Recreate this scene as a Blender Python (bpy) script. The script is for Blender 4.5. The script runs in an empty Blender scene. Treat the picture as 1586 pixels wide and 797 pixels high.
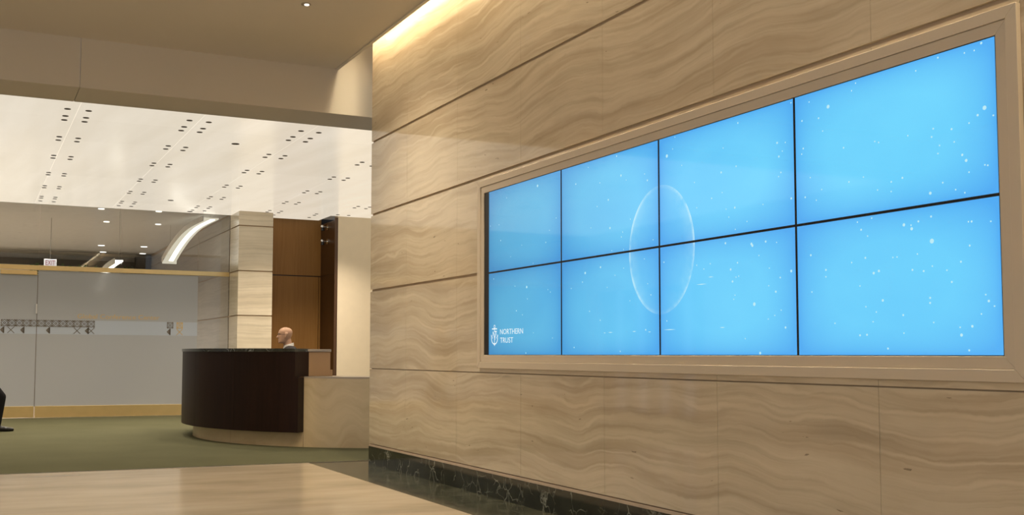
import bpy, bmesh, math, random
from mathutils import Vector, Matrix
random.seed(7)
PI = math.pi
scene = bpy.context.scene
COL = scene.collection

# ------------------------------------------------------------------ camera
W_PX, H_PX, F_PX = 1586.0, 797.0, 1641.52
cam_d = bpy.data.cameras.new('camera')
cam = bpy.data.objects.new('camera', cam_d)
COL.objects.link(cam)
yaw, pitch, roll = 0.425085, 0.065267, 0.004607
fw = Vector((math.sin(yaw) * math.cos(pitch), math.cos(yaw) * math.cos(pitch), math.sin(pitch)))
rt = Vector((math.cos(yaw), -math.sin(yaw), 0))
up = rt.cross(fw)
r2 = rt * math.cos(roll) + up * math.sin(roll)
u2 = -rt * math.sin(roll) + up * math.cos(roll)
M4 = Matrix((r2, u2, -fw)).transposed().to_4x4()
M4.translation = Vector((-3.979, 0.0, 1.1567))
cam.matrix_world = M4
cam_d.sensor_fit = 'HORIZONTAL'
cam_d.sensor_width = 36.0
cam_d.lens = 36.0 * F_PX / W_PX
cam_d.shift_x = 101.56 / W_PX
cam_d.shift_y = 45.59 / W_PX
cam_d.clip_start = 0.05
cam_d.clip_end = 200
scene.camera = cam

# ------------------------------------------------------------------ world, lights, exposure
vs = scene.view_settings
scene.display_settings.display_device = 'sRGB'
vs.view_transform = 'Standard'
vs.look = 'None'
vs.exposure = 0.0
vs.gamma = 1.0
vs.use_curve_mapping = False
world = bpy.data.worlds.new('world')
scene.world = world
world.use_nodes = True
bg = world.node_tree.nodes['Background']
bg.inputs[0].default_value = (0.80, 0.88, 1.0, 1)
bg.inputs[1].default_value = 0.5


def area(name, loc, rot, sx, sy, power, color, spread=180):
    d = bpy.data.lights.new(name, 'AREA')
    d.shape = 'RECTANGLE'
    d.size, d.size_y = sx, sy
    d.energy = power
    d.color = color
    d.spread = math.radians(spread)
    o = bpy.data.objects.new(name, d)
    COL.objects.link(o)
    o.location = loc
    o.rotation_euler = rot
    return o


# warm area fills added on the unseen street and entrance sides of the lobby
area('fill_street_side', (-8.85, 2.0, 2.3), (0, -PI / 2, 0), 3.6, 11.0, 135, (1.0, 0.93, 0.80))
area('fill_entrance_side', (-4.6, -5.8, 2.2), (PI / 2, 0, 0), 7.0, 3.4, 20, (1.0, 0.90, 0.76))


def spot(name, loc, power, color, cone=75, blend=0.6, radius=0.05):
    d = bpy.data.lights.new(name, 'SPOT')
    d.energy = power
    d.color = color
    d.spot_size = math.radians(cone)
    d.spot_blend = blend
    d.shadow_soft_size = radius
    o = bpy.data.objects.new(name, d)
    COL.objects.link(o)
    o.location = loc
    return o


# ------------------------------------------------------------------ materials
MATS = {}


class NT:
    def __init__(s, name):
        s.m = bpy.data.materials.new(name)
        s.m.use_nodes = True
        s.t = s.m.node_tree
        s.t.nodes.clear()
        s.out = s.n('ShaderNodeOutputMaterial')
        MATS[name] = s.m

    def n(s, kind, **kw):
        nd = s.t.nodes.new(kind)
        for k, v in kw.items():
            if hasattr(nd, k):
                setattr(nd, k, v)
            else:
                nd.inputs[k.replace('_', ' ')].default_value = v
        return nd

    def l(s, a, b):
        s.t.links.new(a, b)

    def val(s, x, sock):
        if isinstance(x, (int, float)):
            sock.default_value = x
        else:
            s.l(x, sock)

    def math(s, op, a, b=0.0, c=None, clamp=False):
        nd = s.t.nodes.new('ShaderNodeMath')
        nd.operation = op
        nd.use_clamp = clamp
        s.val(a, nd.inputs[0])
        s.val(b, nd.inputs[1])
        if c is not None:
            s.val(c, nd.inputs[2])
        return nd.outputs[0]

    def comb(s, x, y, z=0.0):
        nd = s.t.nodes.new('ShaderNodeCombineXYZ')
        for i, v in enumerate((x, y, z)):
            s.val(v, nd.inputs[i])
        return nd.outputs[0]

    def noise(s, vec, scale, detail=3.0, rough=0.5):
        nd = s.t.nodes.new('ShaderNodeTexNoise')
        s.l(vec, nd.inputs['Vector'])
        nd.inputs['Scale'].default_value = scale
        nd.inputs['Detail'].default_value = detail
        nd.inputs['Roughness'].default_value = rough
        return nd.outputs[0]

    def ramp(s, fac, stops):
        nd = s.t.nodes.new('ShaderNodeValToRGB')
        s.l(fac, nd.inputs[0])
        e = nd.color_ramp.elements
        while len(e) < len(stops):
            e.new(0.5)
        for i, (p, c) in enumerate(stops):
            e[i].position = p
            e[i].color = (c[0], c[1], c[2], 1) if not isinstance(c, (int, float)) else (c, c, c, 1)
        return nd.outputs[0]

    def mix(s, fac, a, b, blend='MIX'):
        nd = s.t.nodes.new('ShaderNodeMix')
        nd.data_type = 'RGBA'
        nd.blend_type = blend
        s.val(fac, nd.inputs[0])
        for x, i in ((a, 6), (b, 7)):
            if isinstance(x, tuple):
                nd.inputs[i].default_value = (*x, 1)
            else:
                s.l(x, nd.inputs[i])
        return nd.outputs[2]

    def bsdf(s, color, rough=0.5, spec=0.5, metal=0.0, emit=None, es=0.0, coat=0.0, bump=None, bs=0.1, bd=0.01, ior=None):
        nd = s.t.nodes.new('ShaderNodeBsdfPrincipled')
        if isinstance(color, tuple):
            nd.inputs['Base Color'].default_value = (*color, 1)
        else:
            s.l(color, nd.inputs['Base Color'])
        s.val(rough, nd.inputs['Roughness'])
        nd.inputs['Specular IOR Level'].default_value = spec
        nd.inputs['Metallic'].default_value = metal
        nd.inputs['Coat Weight'].default_value = coat
        nd.inputs['Coat Roughness'].default_value = 0.05
        if ior:
            nd.inputs['IOR'].default_value = ior
        if emit is not None:
            if isinstance(emit, tuple):
                nd.inputs['Emission Color'].default_value = (*emit, 1)
            else:
                s.l(emit, nd.inputs['Emission Color'])
            nd.inputs['Emission Strength'].default_value = es
        if bump is not None:
            b = s.t.nodes.new('ShaderNodeBump')
            b.inputs['Strength'].default_value = bs
            b.inputs['Distance'].default_value = bd
            s.l(bump, b.inputs['Height'])
            s.l(b.outputs[0], nd.inputs['Normal'])
        return nd.outputs[0]

    def done(s, shader):
        s.l(shader, s.out.inputs[0])
        return s.m

    def obj(s):
        return s.n('ShaderNodeTexCoord').outputs['Object']

    def uv(s):
        return s.n('ShaderNodeTexCoord').outputs['UV']

    def sep(s, v):
        nd = s.t.nodes.new('ShaderNodeSeparateXYZ')
        s.l(v, nd.inputs[0])
        return nd.outputs


def simple(name, color, rough=0.6, spec=0.5, metal=0.0, noise_amt=0.06, noise_scale=6.0, **kw):
    t = NT(name)
    n = t.noise(t.obj(), noise_scale, 4)
    lo = tuple(c * (1 - noise_amt) for c in color)
    hi = tuple(min(1, c * (1 + noise_amt)) for c in color)
    return t.done(t.bsdf(t.ramp(n, [(0.3, lo), (0.7, hi)]), rough, spec, metal, **kw))


def travertine(name, lo, mid, hi, rough=0.12, amp=0.12, freq=3.6, spec=0.5, pits=True, thin_amt=0.42, uf=1.0, lines=False):
    t = NT(name)
    s = t.sep(t.uv())
    u, v, w = s[0], s[1], s[2]
    big = t.noise(t.comb(t.math('MULTIPLY', u, 0.75 * uf), t.math('MULTIPLY', v, 0.35), 0.0), 1.0, 2.0, 0.4)
    med = t.noise(t.comb(t.math('MULTIPLY', u, 2.0 * uf), t.math('MULTIPLY', v, 1.6), 3.0), 1.0, 3.0, 0.5)
    fine = t.noise(t.comb(t.math('MULTIPLY', u, 14.0), t.math('MULTIPLY', v, 14.0), 5.0), 1.0, 3.0, 0.6)
    v2 = t.math('ADD', v, t.math('MULTIPLY', t.math('SUBTRACT', big, 0.5), amp * 3.4))
    v2 = t.math('ADD', v2, t.math('MULTIPLY', t.math('SUBTRACT', med, 0.5), amp * 0.55))
    v2 = t.math('ADD', v2, t.math('MULTIPLY', t.math('SUBTRACT', fine, 0.5), 0.018))
    band = t.noise(t.comb(t.math('MULTIPLY', u, 0.22), t.math('MULTIPLY', v2, freq), 1.0), 1.0, 5.0, 0.62)
    thin = t.noise(t.comb(t.math('MULTIPLY', u, 0.5), t.math('MULTIPLY', v2, freq * 5.0), 8.0), 1.0, 3.0, 0.6)
    col = t.ramp(band, [(0.30, lo), (0.44, mid), (0.55, hi), (0.66, mid), (0.80, lo)])
    line = t.ramp(thin, [(0.36, (0.74, 0.72, 0.68)), (0.50, (1, 1, 1)), (0.62, (1.0, 1.0, 1.0)), (0.72, (1.10, 1.10, 1.08))])
    col = t.mix(thin_amt, col, line, 'MULTIPLY')
    blot = t.noise(t.comb(t.math('MULTIPLY', u, 1.6), t.math('MULTIPLY', v2, 3.0), 12.0), 1.0, 4.0, 0.6)
    col = t.mix(0.5, col, t.ramp(blot, [(0.3, (0.86, 0.84, 0.80)), (0.65, (1.05, 1.04, 1.03))]), 'MULTIPLY')
    if lines:
        wob = t.noise(t.comb(t.math('MULTIPLY', u, 0.6), t.math('MULTIPLY', v, 2.2), 41.0), 1.0, 3.0, 0.6)
        ph_ = t.math('ADD', t.math('MULTIPLY', v2, 8.5), t.math('MULTIPLY', wob, 2.4))
        tri = t.math('ABSOLUTE', t.math('SUBTRACT', t.math('FRACT', ph_), 0.5))
        thin_l = t.ramp(tri, [(0.0, 1.0), (0.05, 0.75), (0.12, 0.0)])
        thin_d = t.ramp(tri, [(0.10, 0.0), (0.16, 0.8), (0.26, 0.0)])
        msk = t.ramp(t.noise(t.comb(t.math('MULTIPLY', u, 0.9), t.math('MULTIPLY', v2, 2.5), 51.0), 1.0, 3.0, 0.6), [(0.42, 0.0), (0.62, 1.0)])
        col = t.mix(t.math('MULTIPLY', t.math('MULTIPLY', thin_d, msk), 0.35), col, lo)
        col = t.mix(t.math('MULTIPLY', t.math('MULTIPLY', thin_l, msk), 0.60), col, tuple(min(1.0, c * 1.10) for c in hi))
    if pits:
        pn = t.noise(t.comb(t.math('MULTIPLY', u, 9.0), t.math('MULTIPLY', v2, 34.0), 21.0), 1.0, 2.0, 0.5)
        sp = t.noise(t.comb(t.math('MULTIPLY', u, 1.2), t.math('MULTIPLY', v, 1.7), 31.0), 1.0, 1.0, 0.5)
        f = t.math('MULTIPLY', t.math('GREATER_THAN', pn, 0.735), t.math('GREATER_THAN', sp, 0.52))
        col = t.mix(t.math('MULTIPLY', f, 0.6), col, (0.10, 0.07, 0.045))
    return t.done(t.bsdf(col, rough, spec))


travertine('travertine', (0.435, 0.345, 0.235), (0.515, 0.415, 0.295), (0.61, 0.51, 0.375), rough=0.06, spec=0.95, thin_amt=0.5, lines=True, amp=0.13)
travertine('travertine_far', (0.66, 0.56, 0.41), (0.74, 0.635, 0.475), (0.82, 0.715, 0.55), rough=0.18, amp=0.05, freq=4.5, pits=False)
travertine('travertine_dimmed', (0.34, 0.31, 0.27), (0.38, 0.345, 0.30), (0.43, 0.39, 0.34), rough=0.35, amp=0.05, freq=4.5, pits=False)  # the pier stone's side, darkened in colour so it looks less lit
travertine('desk_stone', (0.42, 0.31, 0.175), (0.50, 0.38, 0.225), (0.58, 0.455, 0.28), rough=0.3, amp=0.40, freq=1.3, pits=False, thin_amt=0.1, uf=2.0)
simple('groove', (0.42, 0.31, 0.20), 0.6)
simple('ledge_stone', (0.50, 0.38, 0.28), 0.2)


def dark_marble(name, base, vein, rough, cs=9.0, cd=6.0):
    t = NT(name)
    o = t.obj()
    d = t.n('ShaderNodeTexNoise')
    t.l(o, d.inputs['Vector'])
    d.inputs['Scale'].default_value = 3.0
    d.inputs['Detail'].default_value = 4
    mx = t.n('ShaderNodeVectorMath', operation='MULTIPLY_ADD')
    t.l(d.outputs['Color'], mx.inputs[0])
    mx.inputs[1].default_value = (0.5, 0.5, 0.5)
    t.l(o, mx.inputs[2])
    v = t.n('ShaderNodeTexVoronoi', feature='DISTANCE_TO_EDGE')
    t.l(mx.outputs[0], v.inputs['Vector'])
    v.inputs['Scale'].default_value = 6.5
    veins = t.ramp(v.outputs['Distance'], [(0.0, 1.0), (0.02, 0.35), (0.05, 0.0)])
    msk = t.ramp(t.noise(o, 3.5, 3), [(0.44, 0.0), (0.62, 1.0)])
    cloud = t.ramp(t.noise(o, cs, cd, 0.6), [(0.38, base), (0.75, tuple(c * 3.0 for c in base))])
    col = t.mix(t.math('MULTIPLY', t.math('MULTIPLY', veins, msk), 0.9), cloud, vein)
    return t.done(t.bsdf(col, rough, 0.5))


dark_marble('dark_marble', (0.010, 0.011, 0.007), (0.34, 0.34, 0.28), 0.10)
dark_marble('border_marble', (0.030, 0.030, 0.020), (0.22, 0.22, 0.17), 0.12, 5.0, 2.0)  # base lightened to stand in for the wall's reflection in the border
dark_marble('desk_granite', (0.014, 0.016, 0.014), (0.30, 0.32, 0.32), 0.2)

t = NT('floor_marble')
s = t.sep(t.obj())
wv = t.noise(t.comb(t.math('MULTIPLY', s[0], 0.8), t.math('MULTIPLY', s[1], 2.6), 0.0), 1.0, 5, 0.6)
t.done(t.bsdf(t.ramp(wv, [(0.3, (0.40, 0.32, 0.225)), (0.5, (0.48, 0.39, 0.28)), (0.7, (0.54, 0.45, 0.335))]), 0.16, 0.5))

t = NT('carpet')
o = t.obj()
n1 = t.noise(o, 260, 2)
n2 = t.noise(o, 1.4, 4)
col = t.mix(0.5, t.ramp(n1, [(0.3, (0.080, 0.076, 0.040)), (0.7, (0.130, 0.124, 0.070))]), t.ramp(n2, [(0.3, (0.090, 0.088, 0.047)), (0.7, (0.118, 0.113, 0.062))]))
t.done(t.bsdf(col, 0.95, 0.1, bump=n1, bs=0.5, bd=0.004))


def wood(name, a, b, rough, spec=0.5):
    t = NT(name)
    s = t.sep(t.uv())
    g = t.noise(t.comb(t.math('MULTIPLY', s[0], 26.0), t.math('MULTIPLY', s[1], 1.1), 0.0), 1.0, 5, 0.62)
    g2 = t.noise(t.comb(t.math('MULTIPLY', s[0], 2.5), t.math('MULTIPLY', s[1], 0.3), 4.0), 1.0, 3, 0.5)
    col = t.mix(0.5, t.ramp(g, [(0.3, a), (0.7, b)]), t.ramp(g2, [(0.3, a), (0.7, b)]))
    return t.done(t.bsdf(col, rough, spec))


wood('wenge', (0.006, 0.0018, 0.0012), (0.020, 0.007, 0.004), 0.42, 0.18)
wood('walnut_panel', (0.27, 0.125, 0.030), (0.40, 0.20, 0.056), 0.45, 0.3)
wood('walnut_dark', (0.050, 0.020, 0.005), (0.085, 0.036, 0.010), 0.4, 0.3)
simple('walnut_edge', (0.10, 0.05, 0.025), 0.4)

simple('ceiling_paint', (0.55, 0.50, 0.42), 0.85, 0.2, noise_amt=0.02, noise_scale=0.6)
simple('white_paint', (0.80, 0.76, 0.68), 0.8, 0.2, noise_amt=0.02)
simple('cream_wall', (0.90, 0.77, 0.58), 0.7, 0.3, noise_amt=0.02)
simple('grey_paint', (0.60, 0.58, 0.56), 0.8, 0.2, noise_amt=0.03)
simple('dark_trim', (0.06, 0.055, 0.05), 0.5)
simple('blue_grey_trim', (0.30, 0.31, 0.33), 0.5)
simple('taupe_frame', (0.58, 0.485, 0.37), 0.38, 0.4, noise_amt=0.02, noise_scale=2)
simple('taupe_laminate', (0.42, 0.25, 0.115), 0.5, noise_amt=0.03)
simple('counter_stone', (0.36, 0.29, 0.22), 0.3)
simple('brass', (0.78, 0.58, 0.27), 0.28, metal=0.65, noise_amt=0.03)
simple('steel', (0.55, 0.53, 0.50), 0.25, metal=1.0)
simple('chrome', (0.75, 0.74, 0.72), 0.08, metal=1.0)
simple('black', (0.006, 0.006, 0.008), 0.4)
simple('black_lacquer', (0.012, 0.010, 0.009), 0.3)
simple('aperture', (0.05, 0.035, 0.02), 0.5)
simple('white_plastic', (0.85, 0.83, 0.80), 0.4)
simple('red_ink', (0.45, 0.02, 0.03), 0.5)
simple('suit', (0.045, 0.040, 0.040), 0.85, 0.2, noise_scale=40)
simple('black_suit', (0.010, 0.009, 0.010), 0.8, 0.2, noise_scale=40)
simple('shirt', (0.72, 0.68, 0.63), 0.8, 0.2)
simple('skin', (0.56, 0.33, 0.21), 0.5, 0.4, noise_scale=18)
simple('leather', (0.012, 0.011, 0.010), 0.3)
simple('spectacle_frame', (0.02, 0.015, 0.012), 0.3)
simple('leaf', (0.05, 0.12, 0.035), 0.5, noise_amt=0.3)
simple('gold_film', (0.72, 0.50, 0.20), 0.5, 0.3)
simple('etch_dark', (0.17, 0.14, 0.11), 0.6, noise_amt=0.15)


def emitter(name, col, st):
    t = NT(name)
    e = t.n('ShaderNodeEmission')
    e.inputs[0].default_value = (*col, 1)
    e.inputs[1].default_value = st
    return t.done(e.outputs[0])


emitter('cove_lens', (1.0, 0.86, 0.62), 16.0)
emitter('cove_diffuser', (1.0, 0.83, 0.56), 64.0)
emitter('ribbon_lens', (1.0, 0.95, 0.85), 3.2)
emitter('ribbon_glow', (1.0, 0.90, 0.70), 0.75)
emitter('small_ribbon_lens', (1.0, 0.95, 0.85), 6.0)  # glow of the added ribbon that imitates a reflection on the frosted glass
emitter('small_ribbon_glow', (1.0, 0.92, 0.78), 2.2)
emitter('lamp_lens', (1.0, 0.94, 0.84), 1.6)
emitter('interior_lens', (1.0, 0.95, 0.86), 2.2)
emitter('sign_face', (0.95, 0.86, 0.84), 0.8)
emitter('sign_letters', (0.55, 0.05, 0.07), 0.6)
emitter('screen_white', (0.86, 0.97, 1.0), 0.95)
emitter('screen_spark', (0.55, 0.90, 1.0), 0.92)

t = NT('luminous_panel')
o = t.n('ShaderNodeTexCoord').outputs['Object']
s = t.sep(o)
st1 = t.noise(t.comb(t.math('MULTIPLY', t.math('ADD', s[0], t.math('MULTIPLY', s[1], 0.12)), 2.2), t.math('MULTIPLY', s[1], 0.25), 0.0), 1.0, 4, 0.6)
oi = t.n('ShaderNodeObjectInfo').outputs['Random']
em = t.ramp(st1, [(0.3, (0.84, 0.745, 0.595)), (0.7, (0.93, 0.84, 0.70))])
em = t.mix(1.0, em, t.ramp(oi, [(0.0, (0.97, 0.965, 0.955)), (1.0, (1.02, 1.02, 1.02))]), 'MULTIPLY')
t.done(t.bsdf((0.06, 0.055, 0.05), 0.2, 0.4, emit=em, es=0.80))

# clear glass: thin pane that reflects by Fresnel and lets the rest through
t = NT('clear_glass')
fr = t.n('ShaderNodeFresnel', IOR=1.5)
tr = t.n('ShaderNodeBsdfTransparent')
tr.inputs[0].default_value = (0.93, 0.94, 0.93, 1)
gl = t.n('ShaderNodeBsdfGlossy')
gl.inputs['Roughness'].default_value = 0.0
mx = t.n('ShaderNodeMixShader')
t.l(fr.outputs[0], mx.inputs[0])
t.l(tr.outputs[0], mx.inputs[1])
t.l(gl.outputs[0], mx.inputs[2])
t.done(mx.outputs[0])


def film(name, col, see):
    t = NT(name)
    b = t.bsdf(col, 0.16, 0.5)
    tl = t.n('ShaderNodeBsdfTranslucent')
    tl.inputs[0].default_value = (*col, 1)
    m1 = t.n('ShaderNodeMixShader')
    m1.inputs[0].default_value = 0.25
    t.l(b, m1.inputs[1])
    t.l(tl.outputs[0], m1.inputs[2])
    tr = t.n('ShaderNodeBsdfTransparent')
    m2 = t.n('ShaderNodeMixShader')
    m2.inputs[0].default_value = see
    t.l(m1.outputs[0], m2.inputs[1])
    t.l(tr.outputs[0], m2.inputs[2])
    return t.done(m2.outputs[0])


film('frosted_film', (0.58, 0.59, 0.61), 0.10)
film('band_film', (0.64, 0.69, 0.77), 0.05)

# picture on the video wall: object space = world metres (y along the wall, z up)
SY0, SZ1, PW, PH = 7.950, 2.5378, 1.213, 0.684     # far upper corner of the grid, panel size
t = NT('screen_picture')
s = t.sep(t.n('ShaderNodeNewGeometry').outputs['Position'])
a = t.math('DIVIDE', t.math('SUBTRACT', SY0, s[1]), PW)          # 0..4 from the far end
b = t.math('DIVIDE', t.math('SUBTRACT', SZ1, s[2]), PH)          # 0..2 downwards
fa, fb = t.math('FRACT', a), t.math('FRACT', b)
ea = t.math('MULTIPLY', t.math('MULTIPLY', fa, t.math('SUBTRACT', 1.0, fa)), 4.0)
eb = t.math('MULTIPLY', t.math('MULTIPLY', fb, t.math('SUBTRACT', 1.0, fb)), 4.0)
edge = t.ramp(t.math('MULTIPLY', t.math('POWER', ea, 0.35), t.math('POWER', eb, 0.35)), [(0.25, 0.0), (0.85, 1.0)])
grad = t.ramp(t.math('DIVIDE', a, 4.0), [(0.0, (0.095, 0.41, 0.67)), (0.25, (0.115, 0.50, 0.83)), (0.5, (0.145, 0.62, 1.0)), (1.0, (0.160, 0.68, 1.03))])
gdim = t.ramp(t.math('DIVIDE', a, 4.0), [(0.0, (0.050, 0.27, 0.56)), (0.5, (0.075, 0.40, 0.89)), (1.0, (0.085, 0.44, 0.95))])
col = t.mix(edge, gdim, grad)
cl = t.noise(t.comb(t.math('MULTIPLY', a, 1.0), t.math('MULTIPLY', b, 0.9), 2.0), 1.3, 3, 0.5)
col = t.mix(0.8, col, t.ramp(cl, [(0.3, (0.90, 0.93, 0.97)), (0.7, (1.12, 1.06, 1.0))]), 'MULTIPLY')
dx = t.math('DIVIDE', t.math('SUBTRACT', s[1], 5.515), 0.348)
dz = t.math('DIVIDE', t.math('SUBTRACT', s[2], 1.835), 0.41)
rr = t.math('SQRT', t.math('ADD', t.math('MULTIPLY', dx, dx), t.math('MULTIPLY', dz, dz)))
ring = t.ramp(rr, [(0.0, 0.0), (0.70, 0.04), (0.93, 0.22), (0.985, 0.95), (1.0, 0.7), (1.02, 0.0)])
an = t.noise(t.comb(t.math('MULTIPLY', dx, 1.5), t.math('MULTIPLY', dz, 1.7), 4.0), 1.6, 5, 0.7)
side = t.ramp(t.math('ABSOLUTE', dx), [(0.15, 0.25), (0.75, 1.0)])
ring = t.math('MULTIPLY', t.math('MULTIPLY', ring, t.ramp(an, [(0.36, 0.12), (0.6, 0.95)])), side)
col = t.mix(ring, col, (0.55, 0.88, 1.0))
t.done(t.bsdf((0.004, 0.004, 0.005), 0.05, 0.5, emit=col, es=0.97))


# ------------------------------------------------------------------ mesh helpers
class MB:
    """collects faces, then links them as one mesh object"""

    def __init__(s):
        s.v, s.f, s.uv = [], [], []

    def box(s, x0, x1, y0, y1, z0, z1):
        n = len(s.v)
        s.v += [(x, y, z) for z in (z0, z1) for y in (y0, y1) for x in (x0, x1)]
        s.f += [tuple(n + i for i in q) for q in ((0, 2, 3, 1), (4, 5, 7, 6), (0, 1, 5, 4), (2, 6, 7, 3), (0, 4, 6, 2), (1, 3, 7, 5))]
        return s

    def prism(s, pts, axis, a, b):
        """closed polygon extruded along an axis ('x','y','z')"""
        n, k = len(s.v), len(pts)
        for h in (a, b):
            for p, q in pts:
                s.v.append({'x': (h, p, q), 'y': (p, h, q), 'z': (p, q, h)}[axis])
        s.f.append(tuple(n + i for i in range(k))[::-1])
        s.f.append(tuple(n + k + i for i in range(k)))
        for i in range(k):
            j = (i + 1) % k
            s.f.append((n + i, n + j, n + k + j, n + k + i))
        return s

    def ring_arc(s, cx, cy, r0, r1, a0, a1, z0, z1, seg):
        n = len(s.v)
        for i in range(seg + 1):
            a = a0 + (a1 - a0) * i / seg
            for r, z in ((r0, z0), (r1, z0), (r1, z1), (r0, z1)):
                s.v.append((cx + r * math.cos(a), cy + r * math.sin(a), z))
        for i in range(seg):
            p, q = n + 4 * i, n + 4 * i + 4
            for k in range(4):
                m = (k + 1) % 4
                s.f.append((p + k, p + m, q + m, q + k))
        s.f.append((n, n + 3, n + 2, n + 1))
        e = n + 4 * seg
        s.f.append((e, e + 1, e + 2, e + 3))
        return s

    def cyl(s, c, r, h, axis='z', seg=16, r2=None):
        n = len(s.v)
        r2 = r if r2 is None else r2
        for hh, rr in ((0, r), (h, r2)):
            for i in range(seg):
                a = 2 * PI * i / seg
                p, q = rr * math.cos(a), rr * math.sin(a)
                s.v.append({'z': (c[0] + p, c[1] + q, c[2] + hh), 'x': (c[0] + hh, c[1] + p, c[2] + q), 'y': (c[0] + p, c[1] + hh, c[2] + q)}[axis])
        s.f.append(tuple(n + i for i in range(seg))[::-1])
        s.f.append(tuple(n + seg + i for i in range(seg)))
        for i in range(seg):
            j = (i + 1) % seg
            s.f.append((n + i, n + j, n + seg + j, n + seg + i))
        return s

    def tube(s, pts, rad, seg=10, caps=True):
        """tube through points; rad number or list"""
        n = len(s.v)
        P = [Vector(p) for p in pts]
        R = [rad] * len(P) if isinstance(rad, (int, float)) else rad
        for i, p in enumerate(P):
            d = (P[min(i + 1, len(P) - 1)] - P[max(i - 1, 0)]).normalized()
            e = d.cross(Vector((0, 0, 1)) if abs(d.z) < 0.9 else Vector((1, 0, 0))).normalized()
            g = d.cross(e)
            for k in range(seg):
                a = 2 * PI * k / seg
                s.v.append(tuple(p + (e * math.cos(a) + g * math.sin(a)) * R[i]))
        for i in range(len(P) - 1):
            for k in range(seg):
                m = (k + 1) % seg
                s.f.append((n + i * seg + k, n + i * seg + m, n + (i + 1) * seg + m, n + (i + 1) * seg + k))
        if caps:
            s.f.append(tuple(n + k for k in range(seg))[::-1])
            s.f.append(tuple(n + (len(P) - 1) * seg + k for k in range(seg)))
        return s

    def ball(s, c, r, seg=16, rings=10):
        n = len(s.v)
        rx, ry, rz = (r, r, r) if isinstance(r, (int, float)) else r
        s.v.append((c[0], c[1], c[2] - rz))
        for j in range(1, rings):
            t = PI * j / rings
            for i in range(seg):
                a = 2 * PI * i / seg
                s.v.append((c[0] + rx * math.sin(t) * math.cos(a), c[1] + ry * math.sin(t) * math.sin(a), c[2] - rz * math.cos(t)))
        s.v.append((c[0], c[1], c[2] + rz))
        top = len(s.v) - 1
        for i in range(seg):
            m = (i + 1) % seg
            s.f.append((n, n + 1 + m, n + 1 + i))
            for j in range(rings - 2):
                p = n + 1 + j * seg
                s.f.append((p + i, p + m, p + seg + m, p + seg + i))
            p = n + 1 + (rings - 2) * seg
            s.f.append((p + i, p + m, top))
        return s

    def mesh(s, name, material, smooth=False, bevel=0.0, uvf=None):
        me = bpy.data.meshes.new(name)
        me.from_pydata(s.v, [], s.f)
        bm = bmesh.new()
        bm.from_mesh(me)
        bmesh.ops.recalc_face_normals(bm, faces=bm.faces)
        if bevel:
            bmesh.ops.bevel(bm, geom=[e for e in bm.edges if e.calc_face_angle(0) > 0.7], offset=bevel, segments=1, affect='EDGES', clamp_overlap=True)
        if uvf:
            lay = bm.loops.layers.uv.new('UVMap')
            for f in bm.faces:
                for lp in f.loops:
                    lp[lay].uv = uvf(lp.vert.co, f.normal)
        if smooth:
            for f in bm.faces:
                f.smooth = True
        bm.to_mesh(me)
        bm.free()
        if smooth:
            try:
                me.set_sharp_from_angle(angle=math.radians(40))
            except Exception:
                pass
        me.materials.append(MATS[material])
        return me

    def build(s, name, material, parent=None, **kw):
        return link(name, s.mesh(name, material, **kw), parent)


def link(name, me, parent=None):
    o = bpy.data.objects.new(name, me)
    COL.objects.link(o)
    if parent is not None:
        o.parent = parent
        o.matrix_parent_inverse = parent.matrix_world.inverted()
    return o


def tag(o, label=None, cat=None, group=None, kind=None):
    for k, v in (('label', label), ('category', cat), ('group', group), ('kind', kind)):
        if v:
            o[k] = v
    return o


def empty(name, loc=(0, 0, 0), label=None, cat=None, group=None, kind=None):
    o = bpy.data.objects.new(name, None)
    COL.objects.link(o)
    o.location = loc
    o.matrix_world = Matrix.Translation(loc)
    o.empty_display_size = 0.1
    return tag(o, label, cat, group, kind)


def struct(name, mb, material, parent=None, **kw):
    o = mb.build(name, material, parent, **kw)
    if parent is None:
        o['kind'] = 'structure'
    return o


def uv_yz(u0=0.0, flip=1.0, dv=0.0):
    def f(co, n):
        if abs(n.x) > 0.6:
            return (u0 + flip * co.y, co.z + dv)
        if abs(n.z) > 0.6:
            return (u0 + flip * co.y, co.x + 7.0)
        return (co.x + 3.0 + u0, co.z + dv)
    return f


def uv_any(co, n):
    if abs(n.z) > 0.7:
        return (co.x, co.y)
    if abs(n.x) > abs(n.y):
        return (co.y, co.z)
    return (co.x, co.z)

# ------------------------------------------------------------------ levels of the building
Z_CEIL = 4.444        # painted ceiling beside the feature wall
Z_LUM = 3.926         # luminous ceiling over the carpet
Y_END = 10.82         # far end of the feature wall
Y_BULK = 11.45        # face of the bulkhead
Y_LUM = 12.13         # luminous ceiling starts
Y_GLASS = 20.815
Y_COL = 20.056        # front of the stone pier
WX = 0.012            # stone face of the feature wall

# ------------------------------------------------------------------ floors
fl = MB().box(-9.0, -0.56, -6.0, 11.13, -0.10, 0.0)
floor = struct('floor', fl, 'floor_marble')
bd = MB().box(-0.558, 0.6, -6.0, 11.13, -0.10, 0.0)
struct('floor_border', bd, 'border_marble', floor)
st = MB().box(-9.0, 2.0, 11.13, 11.16, -0.10, 0.004)
struct('threshold_strip', st, 'steel', floor)
cp = MB().box(-9.0, 5.0, 11.16, 20.75, -0.10, 0.006)
struct('floor_carpet', cp, 'carpet')
fi = MB().box(-9.0, 5.0, 20.75, 31.2, -0.10, 0.0)
struct('floor_conference', fi, 'floor_marble')

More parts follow.
